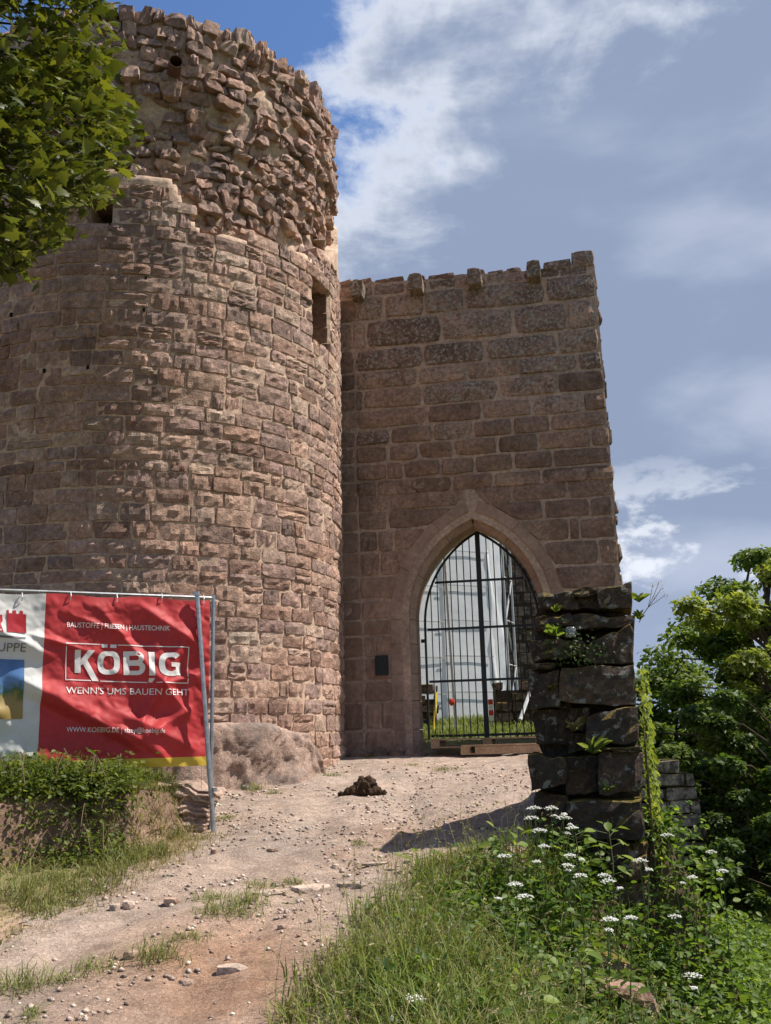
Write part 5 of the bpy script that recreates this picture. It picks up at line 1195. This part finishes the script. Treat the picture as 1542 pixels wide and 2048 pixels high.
def build_plants():
    rng = np.random.default_rng(99)
    U = [(1068, 1621, 8.9, 'highest of the cluster left of the ruined wall foot'), (1102, 1621, 8.9, 'beside the highest, before the stone joint'), (1062, 1641, 8.7, 'just below the highest pair'), (1127, 1640, 8.8, 'small head against the dark lower block'), (1145, 1661, 8.6, 'right of the cluster, before the lower block'), (1078, 1666, 8.4, 'in the middle of the cluster'), (1008, 1718, 8.0, 'leftmost, over the green weeds'), (1088, 1699, 8.3, 'broad head below the middle of the cluster'), (1140, 1717, 8.3, 'right of the broad head'), (1136, 1737, 8.2, 'below right of the broad head'), (1160, 1757, 8.1, 'half hidden beside the dark hollow'), (1208, 1757, 8.0, 'before the dark hollow of the wall'), (1216, 1768, 7.9, 'lower twin before the dark hollow'), (1280, 1726, 8.4, 'at the right edge of the ruined wall'), (1048, 1799, 7.4, 'flat head low in the weeds'), (1220, 1845, 7.2, 'low before the wall foot'), (1262, 1842, 7.3, 'low at the right of the wall foot'), (1335, 1675, 9.2, 'on the slope just right of the wall'), (1423, 1709, 9.6, 'high on the slope, tallest at the far right'), (1445, 1747, 9.4, 'rightmost, over the dark trees'), (1385, 1760, 9.2, 'between the slope and the dark trees'), (1350, 1838, 8.6, 'in the lower slope herbs'), (1386, 1957, 7.6, 'lowest on the right slope'), (830, 2036, 5.2, 'at the bottom edge in the verge'), (1030, 1775, 7.6, 'small head among the verge herbs')]
    for px, py, Y, w in U: umbel(px, py, Y, rng, 'white umbel flower, '+w)
    # saplings with broad leaves
    def sapling(px, py, Y, h, label, n=16, size=.11, c0=(.14, .21, .035), c1=(.25, .31, .06), spread=.16):
        top = atY(px, py, Y); g = np.array([top[0], top[1], max(GZ(top[0], top[1]), top[2]-h)]); s = thing('sapling', label, 'sapling', g, 'broad-leaved saplings')
        V, F = tube([g, (g+top)/2+[.02, 0, 0], top], [.008, .006, .003], 6); part('stem', V, F, 'twig', s)
        for i in range(n):
            t = .35+.65*i/n; c = g+(top-g)*t; a = i*2.4+rng.normal(0, .3); d = np.array([math.cos(a), math.sin(a), .25]); e = c+d*spread*(.5+.5*rng.random())*(1.2-.4*t)
            Nn = np.array([[rng.normal(0, .3)+.2, rng.normal(0, .3)-.15, 1.]]); A, B, N = frames(Nn, rng, np.cross(Nn, d[None]).reshape(1, 3)); B = d[None]-N*(d@N[0]); B /= np.linalg.norm(B); A = np.cross(B, N)
            V, F = scatter(*LEAF, e[None]*1, A, B, N, size*(.6+.6*rng.random())); part('leaf', V, F, 'leaf', s, np.repeat(leaftint(rng, 1, c0, c1), 9, 0)); 
            mb = MB().tube([c, e], .0022, 4); mb.build('leaf_stalk', 'stemgreen', s)
    sapling(1008, 1655, 8.4, .5, 'sapling with yellow green leaves left of the white flowers', 18)
    sapling(835, 1712, 8.6, .28, 'small bright sapling at the verge edge by the shadow', 10, .10)
    sapling(1215, 1640, 8.95, .7, 'tall sapling with large bright leaves against the lower block', 16, .12)
    sapling(1150, 1665, 8.9, .4, 'bright broad-leaved seedling before the lower block', 12, .10)
    sapling(1155, 1895, 6.6, .3, 'seedling with two yellow green leaves low in the verge', 6, .11)
    sapling(1040, 1965, 5.8, .3, 'bright nettle-like seedling at bottom centre right', 14, .09)
    # plants rooted in the ruined wall
    def rosette(px, py, Y, n, L, label, c0, c1, w=.5, name='wall_plant'):
        c = atY(px, py, Y); t = thing(name, label, 'plant', c, 'plants growing on the ruined wall')
        for i in range(n):
            a = rng.random()*6.28; el = .5+.8*rng.random(); d = np.array([math.cos(a)*math.cos(el), math.sin(a)*math.cos(el)-.25, math.sin(el)]); d /= np.linalg.norm(d); N = np.cross(np.cross(d, [0, 0, 1]), d)[None]; N = N/np.linalg.norm(N); A = np.cross(d[None], N)
            V, F = scatter(LEAF[0]*[w, 1, 2.5], LEAF[1], c[None], A, d[None], N, L*(.6+.6*rng.random())); part('leaf', V, F, 'leaf', t, np.repeat(leaftint(rng, 1, c0, c1), 9, 0))
    rosette(1112, 1274, SY-.05, 16, .16, 'bright green leafy plant beside the glass jar', (.14, .22, .04), (.22, .30, .06))
    rosette(1186, 1508, SY-.14, 20, .19, 'spiky grass-like plant on the middle ledge', (.13, .18, .05), (.22, .26, .09), .22)
    rosette(1112, 1225, SY-.02, 8, .09, 'tiny plant near the top left ledge', (.14, .2, .04), (.22, .28, .06), .35)
    rosette(1278, 1205, SY+.1, 12, .14, 'small plant on the right edge near the wall top', (.12, .18, .04), (.2, .26, .06), .35)
    rosette(1280, 1240, SY+.1, 10, .12, 'hanging plant on the right edge below the wall top', (.12, .18, .04), (.2, .26, .06), .35)
    rosette(1150, 1462, SY-.06, 14, .14, 'wispy dry grass in the hollow left of the middle block', (.28, .24, .12), (.36, .31, .17), .10)
    rosette(1105, 1380, SY-.05, 12, .09, 'mossy tuft on the left step of the wall', (.14, .13, .04), (.2, .18, .06), .16)
    rosette(1215, 1585, SY-.1, 14, .12, 'fine grass on the lower block top', (.16, .2, .06), (.26, .27, .1), .10)
    # dark ivy mat in the upper hollow
    c = atY(1150, 1300, SY-.1); n = 260; P = c+rng.normal(0, 1, (n, 3))*[.15, .03, .10]; A, B, N = frames(np.stack([rng.normal(0, .5, n), -np.ones(n), .4+rng.normal(0, .4, n)], -1), rng); t = thing('ivy', 'small dark green creeper in the hollow under the jar ledge', 'ivy', P.min(0)); V, F = scatter(*LEAF, P, A, B, N, .032); part('foliage', V, F, 'leaf', t, np.repeat(leaftint(rng, n, (.03, .06, .015), (.07, .11, .02)), 9, 0), kind='stuff')
    # dry umbel skeleton leaning out right of the wall top
    b = atY(1278, 1245, SY+.2); t = thing('dry_flower_stalk', 'thin dry flower stalk leaning right against the sky', 'flower', b)
    tips = [(1318, 1165), (1330, 1190), (1305, 1170), (1322, 1178), (1310, 1195)]; k = atY(1296, 1215, SY+.2); V, F = tube([b, (b+k)/2+[0, 0, .01], k], .004, 5); part('stem', V, F, 'twig', t)
    for q in tips: e = atY(*q, SY+.2); V, F = tube([k, (k+e)/2+[.005, 0, 0], e], .0025, 4); part('branch', V, F, 'twig', t); A, B, N = frames(rng.normal(size=(12, 3)), rng); V, F = scatter(*QLEAF, e+rng.normal(0, .014, (12, 3)), A, B, N, .016); part('seed_head', V, F, 'grass', t, np.repeat(leaftint(rng, 12, (.3, .27, .16), (.4, .36, .22)), 4, 0))
build_plants()


# ------------------------------------------------------------------ trees
def build_tree(name, label, x, y, top, rad, seed, c0, c1, nleaf=16000, leaf=.16, low=.25, group='trees right of the castle', clump=.62, conic=1.0, rz=None):
    rng = np.random.default_rng(seed); g = np.array([x, y, GZ(x, y)]); H = top-g[2]; t = thing(name, label, 'tree', g, group)
    rz = (1-low)*H/2 if rz is None else rz; cc = np.array([x, y, top-rz])
    tr = [g-[0, 0, .2], g+[.05, 0, H*.25], g+[.1*rng.normal(), .1*rng.normal(), H*.55], [x, y, top-.4]]; V, F = tube(tr, [.022*H, .018*H, .012*H, .004*H], 9); part('trunk', V, F, 'bark', t)
    ncl = int(46*(rad/2.5)**1.6); d = rng.normal(size=(ncl, 3)); d /= np.linalg.norm(d, axis=1)[:, None]; rr = (.35+.65*rng.random(ncl)**.6)[:, None]; C = d*rr; sq = 1-.45*conic*np.clip(C[:, 2:], 0, 1); C[:, :2] *= sq; C = cc+C*np.array([rad, rad, rz])*(1+.22*rng.normal(size=(ncl, 1)))
    limbs = MB()
    for c in C[:: max(1, ncl//22)]:
        b = g+(np.array([x, y, top])-g)*min(.9, max(.2, (c[2]-g[2])/H-.12)); limbs.tube([b, (b+c)/2+[0, 0, .1*rad], c], [.007*H, .004*H, .0015*H], 5)
    limbs.build('limbs', 'bark', t)
    per = nleaf//ncl; P = np.repeat(C, per, 0); cr = np.repeat(clump*(.6+.8*rng.random(ncl)), per)*rad/3.2; m = len(P)
    q = rng.normal(size=(m, 3)); q /= np.linalg.norm(q, axis=1)[:, None]; P = P+q*(cr*rng.random(m)**.45)[:, None]*[1.15, 1.15, .6]
    N = q*.5+np.array([0, 0, .75])+rng.normal(0, .45, (m, 3)); A, B, N = frames(N, rng); V, F = scatter(*QLEAF, P, A, B, N, leaf*(.6+.8*rng.random(m)))
    clump_tone = np.repeat(.85+.3*rng.random(ncl), per)[:, None]; part('crown', V, F, 'leaf', t, np.repeat(leaftint(rng, m, c0, c1, .15)*clump_tone, 4, 0), kind='stuff')  # random tone for each leaf clump


def build_trees():
    D0, D1 = (.04, .08, .015), (.10, .155, .028); M0, M1 = (.075, .13, .02), (.17, .23, .04); Y0, Y1 = (.15, .2, .035), (.30, .34, .07)
    def at(px, Y): return atY(px, 1465, Y)[0]
    def zt(py, Y): return atY(1400, py, Y)[2]
    T = [(1350, 33, 1308, 2.4, D0, M1, 'round green tree just right of the ruined wall, sky through its crown', 18000, .17, .3), (1515, 25, 1150, 2.9, M0, M1, 'tall lit tree at the right edge with leaning top', 24000, .16, .2), (1560, 22, 1100, 2.2, Y0, Y1, 'pale leaved tree cut by the right picture edge', 14000, .15, .3),
         (1465, 21, 1400, 2.0, D0, M1, 'dark bushy tree behind the pale wall fragment', 14000, .13, .05), (1540, 19, 1400, 1.7, D0, D1, 'dark tree low at the right edge over the meadow', 14000, .13, .03), (1400, 29, 1475, 1.9, D0, M0, 'dark green tree between the round tree and the lit tree', 10000, .16, .1), (1300, 28, 1460, 1.5, D0, M1, 'small tree showing over the pale wall fragment', 8000, .15, .1), (1600, 29, 1250, 3., M0, M1, 'broad tree behind the right edge', 10000, .2, .1), (1440, 44, 1400, 3.2, D0, M0, 'distant tree filling the gap behind the lit tree', 8000, .28, .0), (1290, 46, 1430, 3., D0, M0, 'distant tree left of the round tree', 8000, .28, 0.), (1600, 44, 1330, 3.6, D0, M0, 'distant tree behind the right picture edge', 8000, .28, 0.)]
    for i, (px, Y, py, rad, c0, c1, lab, n, lf, low) in enumerate(T): build_tree('broadleaf_tree', lab, at(px, Y), Y, zt(py, Y), rad, 200+i, c0, c1, n, lf, low)
    # undergrowth along the wood edge
    for i, (px, Y, py, rad) in enumerate(((1440, 17.6, 1640, 1.0), (1520, 17.2, 1610, 1.1), (1390, 20.5, 1560, .9), (1480, 18.6, 1560, 1.2), (1330, 21, 1500, .8))): build_tree('shrub', ['dark shrub at the foot of the wall fragment', 'dark shrub at the right edge above the meadow', 'shrub leaning over the wall fragment', 'dense shrub between the dark trees', 'light shrub on top behind the wall fragment'][i], at(px, Y), Y, zt(py, Y), rad, 300+i, D0, D1 if i < 4 else M1, 6000, .11, 0., 'shrubs at the wood edge')
build_trees()


def build_branch_tree():
    rng = np.random.default_rng(55); bx, by = -5.6, 7.6; g = np.array([bx, by, GZ(bx, by)]); t = thing('maple_tree', 'maple tree whose leafy branch hangs in at the top left', 'tree', g)
    Y = 7.9; trunk = [g-[0, 0, .2], g+[.1, 0, 2.], g+[.15, .1, 4.5], g+[.1, .1, 7.5], g+[0, 0, 10.]]; V, F = tube(trunk, [.24, .2, .17, .12, .05], 12); part('trunk', V, F, 'bark', t)
    # boughs reaching into the picture; sprays of leaves follow them
    ends = [(140, 60, .3), (215, 120, .1), (235, 225, 0), (195, 330, -.2), (150, 420, .2), (90, 490, .1), (40, 540, -.1), (60, 120, .6), (80, 260, -.5), (20, 350, .4), (120, 190, .5), (10, 30, 0), (60, 20, -.4), (130, 300, .3), (30, 190, -.2), (40, 440, .4), (165, 235, -.3), (175, 20, .2)]
    LP = []; root = g+[.15, .1, 5.6]
    for i, (px, py, dy) in enumerate(ends):
        e = atY(px, py, Y+dy); s = root+[0, 0, (e[2]-root[2])*.5+.2]; mid = (s+e)/2+[0, 0, .25]; pts = [s, (s+mid)/2+[0, 0, .1], mid, (mid+e)/2+[0, 0, .05], e]; V, F = tube(pts, [.035, .028, .018, .011, .004], 6); part('bough', V, F, 'bark', t)
        P = np.array(pts); tt = np.linspace(0.35, 1, 9)
        for q in tt:
            c = np.array([np.interp(q*4, range(5), P[:, k]) for k in range(3)]); LP.append((c, .20+.10*rng.random()))
    # leaves round the boughs, inside the branch outline; unseen canopy added above blocks sun
    out = np.array([(-400, 0), (-400, 560), (0, 558), (55, 560), (70, 500), (130, 488), (120, 430), (165, 400), (232, 398), (228, 340), (262, 335), (225, 285), (272, 270), (275, 205), (215, 190), (240, 120), (228, 75), (222, -40), (300, -120), (430, -350), (430, -640), (-400, -640)], float)
    def inside(x, y):
        r = np.zeros(len(x), bool); j = len(out)-1
        for i in range(len(out)):
            xi, yi = out[i]; xj, yj = out[j]; c = ((yi > y) != (yj > y)) & (x < (xj-xi)*(y-yi)/(yj-yi+1e-9)+xi); r ^= c; j = i
        return r
    # sprays hang in the bough volume; gaps are left where noise is low
    n = 38000; px = -330+780*rng.random(n); py = -650+1230*rng.random(n); dy = rng.normal(0, .8, n)
    k = inside(px+12*rng.normal(size=n), py+12*rng.normal(size=n)); px, py, dy = px[k], py[k], dy[k]
    P = np.array([atY(a, b, Y+c) for a, b, c in zip(px, py, dy)]); gap = fbm(P, 2.1, 3, 5); k = gap > -.02-.25*(px < 90); P, px, py = P[k], px[k], py[k]; n = len(P)
    N = np.stack([rng.normal(.1, .7, n), rng.normal(-.25, .7, n), np.ones(n)], -1); dr = np.stack([rng.normal(.5, .6, n), rng.normal(-.3, .6, n), np.full(n, -.5)], -1); A, B, N = frames(N, rng); s = .075+.065*rng.random(n)
    tint = leaftint(rng, n, (.045, .065, .009), (.15, .165, .02), .2)
    edge = np.argsort(-(px-np.interp(py, [0, 100, 220, 300, 420, 500, 560], [222, 232, 268, 240, 220, 120, 40])))[:260]; es = set(edge.tolist()); keep = np.array([i not in es for i in range(n)])
    V, F = scatter(*MAPLE, P[keep], A[keep], B[keep], N[keep], s[keep]); part('foliage', V, F, 'maple_leaf', t, np.repeat(tint[keep], 17, 0), kind='stuff')
    for i in edge:
        V, F = scatter(*MAPLE, P[i:i+1], A[i:i+1], B[i:i+1], N[i:i+1], s[i:i+1]); part('leaf', V, F, 'maple_leaf', t, np.repeat(tint[i:i+1], 17, 0))
    # rest of the crown, outside the picture
    n = 5000; q = rng.normal(size=(n, 3)); q /= np.linalg.norm(q, axis=1)[:, None]; P = np.array([bx-.8, by+.3, 8.4])+q*(rng.random(n)**.4)[:, None]*[2., 2.2, 2.4]
    xx, yy = np.array([proj(p) for p in P]).T; k = (xx < -60) | (yy < -200); P = P[k]; n = len(P); A, B, N = frames(np.concatenate([rng.normal(0, .5, (n, 2)), np.ones((n, 1))], 1), rng); V, F = scatter(*MAPLE, P, A, B, N, .13); part('upper_foliage', V, F, 'leaf', t, np.repeat(leaftint(rng, n, (.055, .095, .016), (.14, .19, .03)), 17, 0), kind='stuff')
build_branch_tree()
